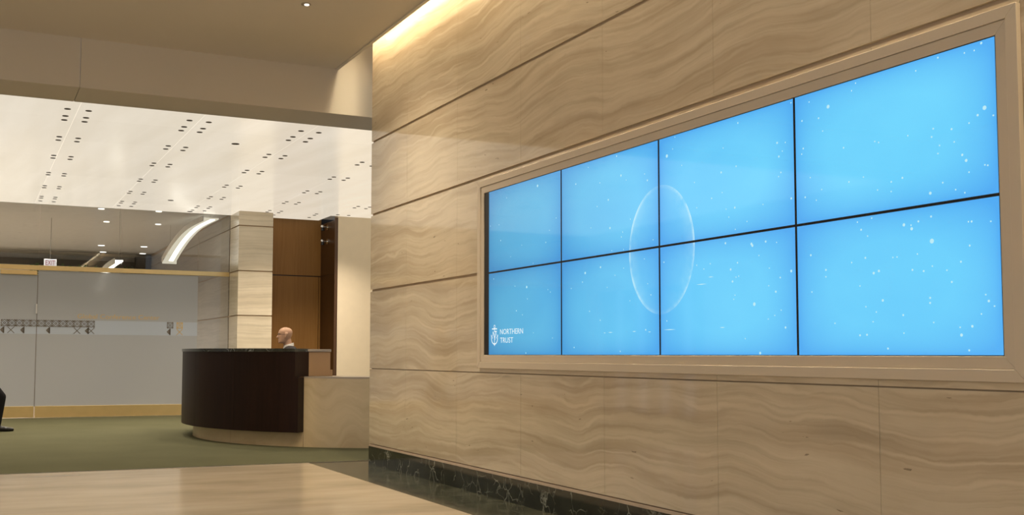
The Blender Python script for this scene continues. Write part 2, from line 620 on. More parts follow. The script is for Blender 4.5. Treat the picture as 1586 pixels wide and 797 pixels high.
# ------------------------------------------------------------------ feature wall with its stone slabs
wall = struct('wall_right', MB().box(WX + 0.022, 0.60, -6.0, Y_END, 0.0, 4.9), 'groove')
JZ = [0.222, 1.021, 1.861, 2.687, 3.488, 4.88]
JY = [10.82, 9.79, 8.59, 7.39, 6.19, 4.99, 3.79, 2.59, 1.39, 0.19, -1.01, -2.21, -3.41, -4.61, -6.0]
FY0, FY1, FZ0, FZ1 = 2.986, 8.126, 1.058, 2.650      # outside of the picture frame
G = 0.012


def slab(y0, y1, z0, z1, col):
    if y1 - y0 < 0.02 or z1 - z0 < 0.01:
        return
    course = sum(1 for q in JZ if q < z0 + 0.05)
    def uvf(co, n):                                   # vein-cut slabs: the bands run on from slab to slab
        u = -co.y + course * 0.35
        if abs(n.x) > 0.6:
            return (u, co.z + course * 0.11)
        return (u + co.x, co.z + co.x + course * 0.11)
    MB().box(WX, WX + 0.022, y0 + 0.0010, y1 - 0.0010, z0, z1).build('stone_slab', 'travertine', wall, uvf=uvf)


for c in range(len(JY) - 1):
    ya, yb = JY[c + 1], JY[c]
    for r in range(5):
        z0 = JZ[r] + ((0.004 if r == 1 else G) if r else 0.0)
        z1 = JZ[r + 1] - (0.004 if r == 0 else G)
        if r in (1, 2):                       # these two courses stop at the picture frame
            lo, hi = max(ya, FY0), min(yb, FY1)
            if hi > lo:
                if ya < FY0:
                    slab(ya, FY0, z0, z1, c)
                if yb > FY1:
                    slab(FY1, yb, z0, z1, c)
                if r == 1:
                    slab(lo, hi, z0, FZ0, c)
                else:
                    slab(lo, hi, FZ1, z1, c)
                continue
        slab(ya, yb, z0, z1, c)

base = struct('baseboard_right', MB().box(WX - 0.004, WX + 0.022, -6.0, Y_END, 0.0, 0.190), 'dark_marble')
MB().box(WX - 0.001, WX + 0.022, -6.0, Y_END, 0.191, 0.214).build('ledge', 'ledge_stone', base)

# ------------------------------------------------------------------ painted ceiling, light slot and bulkhead
ceil = struct('ceiling', MB().box(-9.0, -0.19, -6.0, Y_BULK, Z_CEIL, Z_CEIL + 0.10), 'ceiling_paint')
MB().box(-0.21, -0.175, -6.0, Y_BULK, Z_CEIL - 0.012, Z_CEIL + 0.14).build('slot_lip', 'ceiling_paint', ceil)
MB().box(-0.60, 0.60, -6.0, Y_BULK, 4.90, 5.0).build('slot_top', 'white_paint', ceil)
MB().box(-0.60, -0.56, -6.0, Y_BULK, Z_CEIL + 0.10, 4.90).build('slot_back', 'white_paint', ceil)
MB().box(-0.175, 0.9, Y_END + 0.06, Y_BULK, 4.76, 4.82).build('slot_end_panel', 'ceiling_paint', ceil)
bulk = empty('ceiling_bulkhead', (0, Y_BULK, Z_LUM), kind='structure')
for x0, x1 in ((-9.0, -6.4), (-6.394, -2.985), (-2.979, 5.0)):
    MB().box(x0, x1, Y_BULK, Y_BULK + 0.06, Z_LUM - 0.004, 4.95).build('fascia_panel', 'ceiling_paint', bulk)
    MB().box(x0, x1, Y_BULK + 0.06, Y_LUM, Z_LUM - 0.004, Z_LUM + 0.05).build('soffit_panel', 'ceiling_paint', bulk)
MB().box(0.6, 5.0, Y_END, Y_BULK, 4.5, 4.6).build('side_ceiling', 'ceiling_paint', bulk)

# luminous ceiling: panels between the seams, little dark apertures round their corners
lum = empty('ceiling_luminous', (0, 16, Z_LUM), kind='structure')
SX = [-9.0] + [-2.90 + 1.362 * k for k in range(-4, 6)] + [5.0]
SYY = [Y_LUM, 13.035, 14.325, 15.70, 17.215, 18.595, 19.87, 20.80]
for i in range(len(SX) - 1):
    for j in range(len(SYY) - 1):
        x0, x1, y0, y1 = SX[i] + 0.003, SX[i + 1] - 0.003, SYY[j] + 0.003, SYY[j + 1] - 0.003
        if x0 > 2.55 and y0 > 19.8:
            y1 = 19.99
        elif x1 > 2.64 and y0 > 19.8:
            MB().box(x0, 2.63, y0, y1, Z_LUM, Z_LUM + 0.02).build('light_panel', 'luminous_panel', lum)
            x0, y1 = 2.634, 19.99
        MB().box(x0, x1, y0, y1, Z_LUM, Z_LUM + 0.02).build('light_panel', 'luminous_panel', lum)
MB().box(-9.0, 5.0, Y_LUM, 20.8, Z_LUM + 0.03, Z_LUM + 0.08).build('panel_backing', 'white_paint', lum)
ap = MB().cyl((0, 0, 0), 0.036, 0.010, 'z', 14).mesh('aperture', 'aperture', smooth=True)
ROWS = [12.54, 12.925, 13.155, 14.21, 14.44, 15.59, 15.81, 17.11, 17.325, 18.485, 18.71, 19.765, 19.985, 20.37]
for k in range(-2, 5):
    for h in (0.0, 0.228):
        for y in ROWS:
            x = -3.013 + 1.364 * k + h + 0.0235 * (y - 12.54)
            if x > 2.2 and y > 19.9 or x > 3.2:
                continue
            o = link('aperture', ap, lum)
            o.location = Vector((x, y, Z_LUM - 0.004)) - lum.location
            o.matrix_parent_inverse.identity()
apb = MB().cyl((0, 0, 0), 0.052, 0.010, 'z', 16).mesh('aperture', 'aperture', smooth=True)
for x, y in ((-0.834, 13.687), (-0.706, 19.248), (-0.107, 20.60), (2.20, 19.83), (2.22, 20.04), (2.23, 20.42)):
    o = link('aperture', apb if x < 2 else ap, lum)
    o.location = Vector((x, y, Z_LUM - 0.004)) - lum.location
    o.matrix_parent_inverse.identity()

# light strip hidden in the slot above the feature wall
cv = empty('cove_light', (-0.16, 2.0, 4.60), 'glowing linear cove light in the slot above the stone wall', 'cove light')
for y0 in [10.80 - 1.52 * i for i in range(10)]:
    MB().box(-0.160, -0.144, y0 - 1.5, y0, 4.672, 4.688).build('lens', 'cove_lens', cv)
    MB().box(-0.158, -0.035, y0 - 1.5, y0, 4.862, 4.886).build('diffuser', 'cove_diffuser', cv)
MB().box(-0.192, -0.162, -4.8, 10.85, 4.60, 4.70).build('housing', 'white_paint', cv)

# small recessed ceiling lamp
dl = empty('recessed_downlight', (-1.172, 9.42, Z_CEIL - 0.014), 'small round recessed downlight in the taupe ceiling', 'downlight')
MB().cyl((-1.172, 9.42, Z_CEIL - 0.008), 0.045, 0.012, 'z', 24).build('trim_ring', 'steel', dl, smooth=True)
MB().cyl((-1.165, 9.42, Z_CEIL - 0.012), 0.024, 0.005, 'z', 20).build('lens', 'lamp_lens', dl, smooth=True)

# lamp of this downlight, then unseen ceiling spots added to brighten floor and wall
spot('lamp_downlight', (-1.172, 9.42, Z_CEIL - 0.02), 330, (1.0, 0.87, 0.66), 140, 1.0, 0.08)
for x in (-2.6, -5.0, -7.2):
    for y in (9.3, 6.4, 3.5, 0.6, -2.4):
        wide = y > 8 and x > -6
        spot('fill_ceiling_spot', (x, y, Z_CEIL - 0.02), 300 if wide else 130, (1.0, 0.87, 0.66), 140 if wide else 80, 1.0, 0.08)
# pin spots in the apertures of the luminous ceiling
for k in range(-2, 5):
    for y in (14.325, 17.215, 18.9):
        x = -2.90 + 1.364 * k
        spot('lamp_pin_spot', (x, y, Z_LUM - 0.02), (300 if k == 4 else 230 if k == 3 else 150) if y > 18 else 150, (1.0, 0.87, 0.69), 110, 1.0, 0.05)

# ------------------------------------------------------------------ enclosing walls the photograph does not show
ww = struct('wall_left', MB().box(-9.2, -9.0, -6.0, -3.8, 0, 5.0).box(-9.2, -9.0, 7.8, 16.6, 0, 5.0).box(-9.2, -9.0, 20.4, 31.2, 0, 5.0)
            .box(-9.2, -9.0, -3.8, 7.8, 4.2, 5.0).box(-9.2, -9.0, -3.8, 7.8, 0, 0.3).box(-9.2, -9.0, 16.6, 20.4, 2.6, 5.0), 'cream_wall')
for i in range(5):
    y = 16.6 + 0.80 * i
    MB().box(-9.15, -9.05, y, y + 0.45, 0, 2.6).build('mullion', 'taupe_laminate', ww)
struct('wall_front', MB().box(-9.0, 0.6, -6.2, -6.0, 0, 5.0), 'cream_wall')
struct('wall_lobby_right', MB().box(5.0, 5.2, 10.82, 20.3, 0, 5.0), 'cream_wall')

# ------------------------------------------------------------------ glass partition at the back of the lobby
gw = empty('wall_back', (0, Y_GLASS, 0), kind='structure')
XS = [-8.2, -5.6, -4.26]
for a_, b_ in ((-9.0, -7.2), (-7.2, -5.7), (-5.7, -4.27), (-2.797, -1.336), (-1.330, 0.112), (0.118, 0.722)):
    MB().box(a_ + 0.003, b_ - 0.003, Y_GLASS, Y_GLASS + 0.012, 0.21, 2.71).build('glass_pane', 'clear_glass', gw)
for a_, b_ in ((-9.0, -7.2), (-7.2, -5.7), (-5.7, -4.27), (-4.27, -2.80), (-2.797, -1.336), (-1.330, 0.112), (0.118, 0.722)):
    MB().box(a_ + 0.003, b_ - 0.003, Y_GLASS, Y_GLASS + 0.012, 2.785, Z_LUM + 0.02).build('transom_pane', 'clear_glass', gw)
for a_, b_ in ((-9.0, -7.2), (-7.2, -5.7), (-5.7, -4.27), (-2.801, -1.3345), (-1.3365, 0.118)):
    MB().box(a_ + 0.0015, b_ - 0.0005, Y_GLASS - 0.004, Y_GLASS - 0.001, 0.214, 1.530).build('frosted_film', 'frosted_film', gw)
    MB().box(a_ + 0.0015, b_ - 0.0005, Y_GLASS - 0.004, Y_GLASS - 0.001, 1.530, 1.792).build('film_band', 'band_film', gw)
    MB().box(a_ + 0.0015, b_ - 0.0005, Y_GLASS - 0.004, Y_GLASS - 0.001, 1.792, 2.70).build('frosted_film', 'frosted_film', gw)
MB().box(-9.0, 0.725, Y_GLASS - 0.03, Y_GLASS + 0.04, 2.705, 2.79).build('header_rail', 'brass', gw, bevel=0.004)
MB().box(-2.797, 0.725, Y_GLASS - 0.025, Y_GLASS + 0.035, 0.006, 0.214).build('base_rail', 'brass', gw, bevel=0.004)
MB().box(-9.0, -4.27, Y_GLASS - 0.025, Y_GLASS + 0.035, 0.006, 0.214).build('base_rail', 'brass', gw, bevel=0.004)

dr = empty('door_1', (-3.53, Y_GLASS, 0), kind='structure')
MB().box(-4.26, -2.806, Y_GLASS, Y_GLASS + 0.012, 0.21, 2.63).build('glass_pane', 'clear_glass', dr)
MB().box(-4.255, -2.807, Y_GLASS - 0.004, Y_GLASS - 0.001, 0.214, 1.530).build('frosted_film', 'frosted_film', dr)
MB().box(-4.255, -2.807, Y_GLASS - 0.004, Y_GLASS - 0.001, 1.530, 1.792).build('film_band', 'band_film', dr)
MB().box(-4.255, -2.807, Y_GLASS - 0.004, Y_GLASS - 0.001, 1.792, 2.62).build('frosted_film', 'frosted_film', dr)
MB().box(-3.44, -2.82, Y_GLASS - 0.034, Y_GLASS + 0.04, 2.612, 2.692).build('top_rail', 'brass', dr, bevel=0.004)
MB().box(-4.26, -2.812, Y_GLASS - 0.025, Y_GLASS + 0.035, 0.010, 0.214).build('base_rail', 'brass', dr, bevel=0.004)
MB().box(-2.826, -2.806, Y_GLASS - 0.04, Y_GLASS - 0.005, 1.90, 2.08).build('pull_handle', 'white_plastic', dr, bevel=0.003)
MB().box(-2.811, -2.799, Y_GLASS - 0.007, Y_GLASS - 0.0045, 0.214, 2.612).build('door_seal', 'etch_dark', dr)

# geometric motif on the film band: diamonds above, crosses and half diamonds below
YM = Y_GLASS - 0.006


def stroke(m, x0, z0, x1, z1, w=0.011):
    d = Vector((x1 - x0, z1 - z0)).normalized()
    nx, nz = -d.y * w / 2, d.x * w / 2
    m.prism([(x0 + nx, z0 + nz), (x1 + nx, z1 + nz), (x1 - nx, z1 - nz), (x0 - nx, z0 - nz)], 'y', YM - 0.002, YM)


def motif(x, z, s_, parent, mat, kind):
    m = MB()
    if kind == 'd':
        for a_ in (s_, s_ * 0.35):
            for p, q in (((-1, 0), (0, 1)), ((0, 1), (1, 0)), ((1, 0), (0, -1)), ((0, -1), (-1, 0))):
                stroke(m, x + p[0] * a_, z + p[1] * a_, x + q[0] * a_, z + q[1] * a_)
        for p, q in ((-1, 1), (1, 1), (-1, -1), (1, -1)):
            m.prism([(x + p * s_, z + q * s_), (x + p * s_ * 0.3, z + q * s_), (x + p * s_, z + q * s_ * 0.3)], 'y', YM - 0.002, YM)
    elif kind == 'x':
        stroke(m, x - s_, z - s_, x + s_, z + s_)
        stroke(m, x - s_, z + s_, x + s_, z - s_)
    else:
        for i in range(4):
            q = s_ * (1 - i * 0.27)
            stroke(m, x, z + q, x - q, z)
            stroke(m, x - q, z, x, z - q)
        stroke(m, x, z - s_, x, z + s_, 0.02)
    m.build('etched_motif', mat, parent)


x = -3.35
while x < -1.84:
    motif(x, 1.727, 0.062, dr if x < -2.81 else gw, 'etch_dark', 'd')
    x += 0.125
for x, k in ((-3.36, 'h'), (-3.24, 'x'), (-3.02, 'h'), (-2.58, 'h'), (-2.10, 'x'), (-1.90, 'h'), (-1.85, 'x')):
    motif(x, 1.60, 0.058, dr if x < -2.81 else gw, 'etch_dark', k)
for x, m_ in ((-0.40, 'etch_dark'), (-0.22, 'gold_film')):
    motif(x, 1.727, 0.060, gw, m_, 'd')
    motif(x, 1.60, 0.058, gw, m_, 'h' if m_ == 'etch_dark' else 'x')


def text_mesh(body, name, material, size, extrude=0.0008):
    cu = bpy.data.curves.new(name, 'FONT')
    cu.body = body
    cu.size = size
    cu.extrude = extrude
    cu.resolution_u = 3
    tmp = bpy.data.objects.new(name, cu)
    COL.objects.link(tmp)
    dg = bpy.context.evaluated_depsgraph_get()
    me = bpy.data.meshes.new_from_object(tmp.evaluated_get(dg))
    bpy.data.objects.remove(tmp)
    me.materials.clear()
    me.materials.append(MATS[material])
    return me


def place_text(body, name, material, parent, x_dir, up_dir, origin, width, height):
    """lettering laid out between given width and cap height"""
    me = text_mesh(body, name, material, 1.0, 0.0)
    xs = [v.co.x for v in me.vertices]
    ys = [v.co.y for v in me.vertices]
    ax, ay, bx, by = min(xs), min(ys), max(xs), max(ys)
    X, U = Vector(x_dir), Vector(up_dir)
    for v in me.vertices:
        v.co = Vector(origin) + X * ((v.co.x - ax) / (bx - ax) * width) + U * ((v.co.y - ay) / (by - ay) * height)
    return link(name, me, parent)


place_text('Global Conference Center', 'lettering', 'gold_film', gw, (1, 0, 0), (0, 0, 1), (-2.098, YM - 0.001, 1.828), 1.495, 0.085)

# ------------------------------------------------------------------ rooms behind the glass
struct('ceiling_conference', MB().box(-9.0, 0.727, 20.84, 23.3, 3.952, 4.05).box(-9.0, 0.727, 23.3, 31.2, 3.990, 4.05), 'grey_paint')
wb = struct('wall_conference_back', MB().box(-9.0, 3.0, 31.0, 31.2, 0, 4.05), 'white_paint')
MB().box(-9.0, 0.72, 30.90, 31.0, 3.77, 3.90).build('upper_trim', 'blue_grey_trim', wb)
MB().box(-9.0, 0.72, 30.86, 31.0, 3.60, 3.77).build('dark_trim', 'dark_trim', wb)
MB().box(0.30, 0.72, 30.6, 30.86, 0.0, 3.90).build('dark_post', 'dark_trim', wb)
for i, (x, y) in enumerate(((-1.687, 21.136), (-0.628, 21.018), (-1.358, 23.156), (-0.301, 23.118), (-0.847, 28.664), (0.205, 28.499), (-0.597, 30.5), (0.46, 30.45))):
    zz = 3.952 if y < 23.3 else 3.990
    d_ = MB().cyl((x, y, zz - 0.012), 0.085 if y > 25 else 0.06, 0.012, 'z', 20).build('recessed_downlight', 'interior_lens')
    tag(d_, ['small lit downlight nearest the door above the brass header, upper left', 'lit downlight behind the glass, upper right, beside the curved light',
             'lit downlight behind the glass, second from the top on the left', 'lit downlight behind the glass, second from the top on the right',
             'far lit downlight behind the glass, third from the top on the left', 'far lit downlight behind the glass, third from the top on the right',
             'farthest lit downlight behind the glass, lowest on the left', 'farthest lit downlight behind the glass, lowest on the right'][i], 'downlight', 'lit downlights behind the glass partition')
for x, y in ((-2.6, 22.2), (-5.2, 22.6), (-3.0, 25.0), (-5.5, 26.5), (-2.6, 28.5)):
    spot('fill_conference', (x, y, 3.93), 420, (1.0, 0.96, 0.90), 150, 0.8, 0.05)  # added spots to brighten the room, apart from its modelled downlights
# shrubs by the far wall, just showing over the brass header
for i in range(7):
    x = -2.35 + 0.40 * i
    rnd = random.Random(i)
    pl = empty('indoor_shrub', (x, 30.3, 0), '%s dark green shrub from the left, far behind the glass above the brass header' % ('first second third fourth fifth sixth seventh'.split()[i]), 'shrub', 'shrubs far behind the glass partition')
    m = MB()
    m.cyl((x, 30.3, 0), 0.14, 0.5, 'z', 16, 0.18)
    m.build('pot', 'dark_trim', pl, smooth=True)
    MB().tube([(x, 30.3, 0.5), (x + 0.02, 30.3, 1.8), (x, 30.3, 2.9)], [0.03, 0.025, 0.015], 8).build('stem', 'walnut_edge', pl)
    m = MB()
    for k in range(150):
        c = Vector((x + rnd.uniform(-0.12, 0.12), 30.3 + rnd.uniform(-0.14, 0.14), 2.6 + rnd.uniform(0, 0.98)))
        d1 = Vector((rnd.gauss(0, 1), rnd.gauss(0, 1), rnd.gauss(0.3, 0.6))).normalized() * 0.07
        d2 = d1.cross(Vector((rnd.gauss(0, 1), rnd.gauss(0, 1), rnd.gauss(0, 1)))).normalized() * 0.03
        n = len(m.v)
        m.v += [tuple(c - d1), tuple(c + d2), tuple(c + d1), tuple(c - d2)]
        m.f.append((n, n + 1, n + 2, n + 3))
    m.build('foliage', 'leaf', pl)

# exit sign hanging behind the glass
ex = empty('exit_sign', (-2.454, 23.0, 2.955), 'white exit sign with red letters hanging behind the glass door', 'sign')
MB().box(-2.575, -2.333, 23.0, 23.05, 2.955, 3.098).build('housing', 'white_plastic', ex, bevel=0.006)
MB().box(-2.570, -2.338, 22.9985, 23.0, 2.960, 3.093).build('face_plate', 'sign_face', ex)
MB().cyl((-2.454, 23.025, 3.098), 0.008, 0.854, 'z', 8).build('hanger_rod', 'steel', ex)
place_text('EXIT', 'lettering', 'sign_letters', ex, (1, 0, 0), (0, 0, 1), (-2.545, 22.997, 2.978), 0.182, 0.096)


# curved light ribbon behind the glass, plus a small one added for a reflection
def ribbon(pts, wid, label, pre=''):
    P = [Vector(p) for p in pts]
    for _ in range(3):                                   # smooth the path
        Q = [P[0]]
        for a_, b_ in zip(P, P[1:]):
            Q += [a_.lerp(b_, 0.25), a_.lerp(b_, 0.75)]
        P = Q + [P[-1]]
    e = empty('curved_light_ribbon', tuple(P[-1]), label, 'pendant light')
    def strip(w0, w1, drop, th):
        m = MB()
        for p in P:
            for w_, h_ in ((w0, -th), (w1, -th), (w1, 0), (w0, 0)):
                m.v.append((p.x + w_, p.y, p.z + h_ + drop))
        k = len(P)
        for i in range(k - 1):
            for q in range(4):
                r_ = (q + 1) % 4
                m.f.append((4 * i + q, 4 * i + r_, 4 * i + 4 + r_, 4 * i + 4 + q))
        m.f += [(0, 1, 2, 3), (4 * k - 4, 4 * k - 1, 4 * k - 2, 4 * k - 3)]
        return m
    strip(-wid / 2, wid / 2, 0.0, 0.03).build('trough', (pre or '') + 'ribbon_glow', e)
    strip(-wid * 0.05, wid * 0.26, -0.032, 0.012).build('lens', (pre or '') + 'ribbon_lens', e)
    strip(-wid / 2 - 0.02, -wid / 2, 0.03, 0.10).build('side_rim', 'white_plastic', e)
    for q in ((P[2], P[-3]) if not pre else (P[1],)):
        MB().cyl((q.x, q.y, q.z), 0.003, max(0.02, 3.953 - q.z), 'z', 8).build('hanger_rod', 'steel', e)
    p = P[-1]
    MB().box(p.x - wid / 2, p.x + wid / 2, p.y, p.y + 0.04, p.z - 0.10, p.z + 0.04).build('end_cap', (pre or '') + 'ribbon_glow', e)
    return e


ribbon([(0.42, 21.15, 3.90), (0.22, 21.7, 3.80), (0.09, 22.2, 3.62), (0.015, 22.8, 3.40), (-0.03, 23.2, 3.22)], 0.30, 'bright curved light ribbon arching behind the glass beside the stone pier')
ribbon([(-1.355, 20.98, 2.965), (-1.52, 21.05, 2.85), (-1.645, 21.12, 2.645), (-1.70, 21.2, 2.44)], 0.15, 'small glowing ribbon added as a curved light reflection on the frosted glass', 'small_')

# ------------------------------------------------------------------ stone pier beside the glass
pier = struct('wall_pier', MB().box(0.727 + 0.02, 1.39, Y_COL + 0.02, 31.0, 0.0, 4.05), 'groove')
PZ = [0.0, 1.05, 1.918, 2.775, 3.645, 3.93]
for i in range(5):
    z0, z1 = PZ[i] + (0.012 if i else 0), PZ[i + 1] - 0.012
    MB().box(0.727, 1.396, Y_COL, Y_COL + 0.02, z0, z1).build('stone_slab', 'travertine_far', pier, uvf=lambda co, n, i=i: (co.x + co.y + 2.2 * i, co.z * 0.9 + 0.37 * i))
    for y0, y1 in ((Y_COL + 0.022, Y_GLASS - 0.03), (Y_GLASS + 0.05, 23.4), (23.4, 26.0), (26.0, 28.5), (28.5, 30.8)):
        MB().box(0.727, 0.747, y0 + 0.001, y1 - 0.001, z0, z1).build('stone_slab', 'travertine_far' if y0 < 20.5 else 'travertine_dimmed', pier, uvf=lambda co, n, i=i: (co.y, co.z * 0.9 + 0.37 * i))

# ------------------------------------------------------------------ dark timber recess and cream wall
rec = struct('wall_recess', MB().box(1.39, 3.0, 21.0, 21.1, 0, 4.05), 'black_lacquer')
MB().box(1.40, 2.655, 20.955, 20.985, 2.795, 4.0).build('upper_panel', 'walnut_panel', rec, uvf=uv_any)
MB().box(1.40, 2.610, 20.955, 20.985, 0.0, 2.775).build('door_panel', 'walnut_panel', rec, uvf=uv_any)
MB().box(2.622, 2.655, 20.955, 20.985, 0.0, 2.775).build('side_panel', 'walnut_panel', rec, uvf=uv_any)
jm = struct('trim_1', MB().box(2.66, 2.70, 20.03, 20.98, 0, 3.86), 'walnut_edge')
MB().box(2.652, 2.662, 20.03, 20.95, 0, 2.775).build('jamb_panel', 'walnut_dark', jm, uvf=uv_any)
MB().box(2.652, 2.662, 20.03, 20.95, 2.79, 3.84).build('jamb_panel', 'walnut_dark', jm, uvf=uv_any)
MB().box(2.64, 2.70, 20.0, 20.03, 0, 3.90).build('jamb_edge', 'walnut_edge', jm)
struct('wall_cream', MB().box(2.704, 5.0, 20.0, 20.2, 0, 4.0), 'cream_wall')
for z, lab in ((3.754, 'upper of two round chrome fittings on the dark timber jamb'), (3.463, 'lower of two round chrome fittings on the dark timber jamb')):
    f_ = empty('wall_spotlight', (2.652, 20.48, z), lab, 'spotlight', 'chrome fittings on the timber jamb')
    MB().cyl((2.632, 20.48, z), 0.055, 0.020, 'x', 20).build('back_plate', 'chrome', f_, smooth=True)
    MB().cyl((2.56, 20.48, z), 0.014, 0.075, 'x', 12).build('arm', 'chrome', f_, smooth=True)
    MB().ball((2.53, 20.48, z), 0.042).build('ball_head', 'chrome', f_, smooth=True)
    MB().cyl((2.53, 20.455, z - 0.075), 0.04, 0.06, 'z', 16, 0.03).build('shade', 'black', f_, smooth=True)

# ------------------------------------------------------------------ reception desk
DX, DY, DR = 1.78, 15.09, 2.77
A_END = 3.985
dk = empty('reception_desk', (DX, DY, 0), 'curved reception desk with dark wenge front, granite top and pale stone base', 'desk')


def uv_arc(co, n):
    if abs(n.z) > 0.7:
        return (co.x, co.y)
    return (math.atan2(co.y - DY, co.x - DX) % (2 * PI) * 2.8, co.z)


MB().ring_arc(DX, DY, DR - 0.30, DR, 2.5, 3.55, 0.006, 0.194, 24).build('stone_plinth', 'desk_stone', dk, smooth=True, uvf=uv_arc)
MB().ring_arc(DX, DY, DR - 0.30, DR, 3.552, A_END - 0.001, 0.006, 0.194, 12).build('stone_plinth', 'desk_stone', dk, smooth=True, uvf=uv_arc)
MB().ring_arc(DX, DY, DR - 0.06, DR, A_END + 0.001, 4.75, 0.006, 0.872, 20).build('stone_front', 'desk_stone', dk, smooth=True, uvf=uv_arc)
MB().ring_arc(DX, DY, DR - 0.80, DR + 0.004, A_END + 0.001, 4.75, 0.872, 0.892, 20).build('low_counter', 'counter_stone', dk, smooth=True)
RV = 2.935
for a0, a1 in ((2.5, 2.9), (2.9005, 3.30), (3.3005, 3.64)):
    MB().ring_arc(DX, DY, RV - 0.03, RV, a0, a1, 0.195, 1.205, 16).build('veneer_panel', 'wenge', dk, smooth=True, uvf=uv_arc)
MB().ring_arc(DX, DY, RV - 0.03, RV, 3.6405, A_END, 0.195, 0.885, 16).build('veneer_panel', 'wenge', dk, smooth=True, uvf=uv_arc)
MB().ring_arc(DX, DY, RV - 0.03, RV, 3.6405, A_END - 0.016, 0.885, 1.205, 16).build('veneer_panel', 'wenge', dk, smooth=True, uvf=uv_arc)
MB().ring_arc(DX, DY, DR - 0.40, RV - 0.031, A_END - 0.006, A_END, 0.195, 0.885, 1).build('end_panel', 'wenge', dk, uvf=uv_arc)
MB().ring_arc(DX, DY, DR - 0.40, RV - 0.031, A_END - 0.022, A_END - 0.016, 0.886, 1.205, 1).build('end_panel', 'wenge', dk, uvf=uv_arc)
MB().ring_arc(DX, DY, DR - 0.30, RV - 0.031, 2.5, A_END - 0.007, 0.196, 0.24, 30).build('desk_body', 'black_lacquer', dk)
MB().ring_arc(DX, DY, RV - 0.14, RV - 0.031, 2.5, A_END - 0.024, 0.24, 1.204, 40).build('desk_body', 'black_lacquer', dk)
MB().ring_arc(DX, DY, RV - 0.42, RV + 0.012, 2.5, A_END - 0.016, 1.206, 1.246, 40).build('granite_top', 'desk_granite', dk, smooth=True)
MB().box(-0.06, 0.352, 13.22, 13.55, 0.893, 1.205).build('end_cabinet', 'taupe_laminate', dk, bevel=0.003)
MB().box(-0.09, 0.358, 13.20, 13.57, 1.206, 1.240).build('cabinet_top', 'counter_stone', dk, bevel=0.004)
MB().box(0.354, 0.395, 13.25, 13.55, 0.893, 0.975).build('cabinet_step', 'taupe_laminate', dk)

# ------------------------------------------------------------------ picture frame round the video wall
fr_ = empty('screen_frame', (0, 5.5, FZ0), 'stepped taupe picture frame around the wall of blue screens', 'frame')


def rails(y0, y1, z0, z1, w, xa, xb, name):
    # four mitred rails
    for pts in ([(y0, z1), (y1, z1), (y1 - w, z1 - w), (y0 + w, z1 - w)], [(y0, z0), (y0 + w, z0 + w), (y1 - w, z0 + w), (y1, z0)],
                [(y0, z0), (y0, z1), (y0 + w, z1 - w), (y0 + w, z0 + w)], [(y1, z0), (y1 - w, z0 + w), (y1 - w, z1 - w), (y1, z1)]):
        MB().prism(pts, 'x', xa, xb).build(name, 'taupe_frame', fr_, bevel=0.002)


rails(FY0, FY1, FZ0, FZ1, 0.054, -0.014, 0.034, 'outer_rail')
rails(FY0 + 0.055, FY1 - 0.055, FZ0 + 0.055, FZ1 - 0.055, 0.055, -0.005, 0.034, 'inner_rail')
MB().box(0.030, 0.033, FY0 + 0.11, FY1 - 0.11, FZ0 + 0.11, FZ1 - 0.11).build('back_board', 'black', fr_)
MB().box(0.002, 0.029, SY0 + 0.002, FY1 - 0.111, FZ0 + 0.112, FZ1 - 0.112).build('side_filler', 'black', fr_)

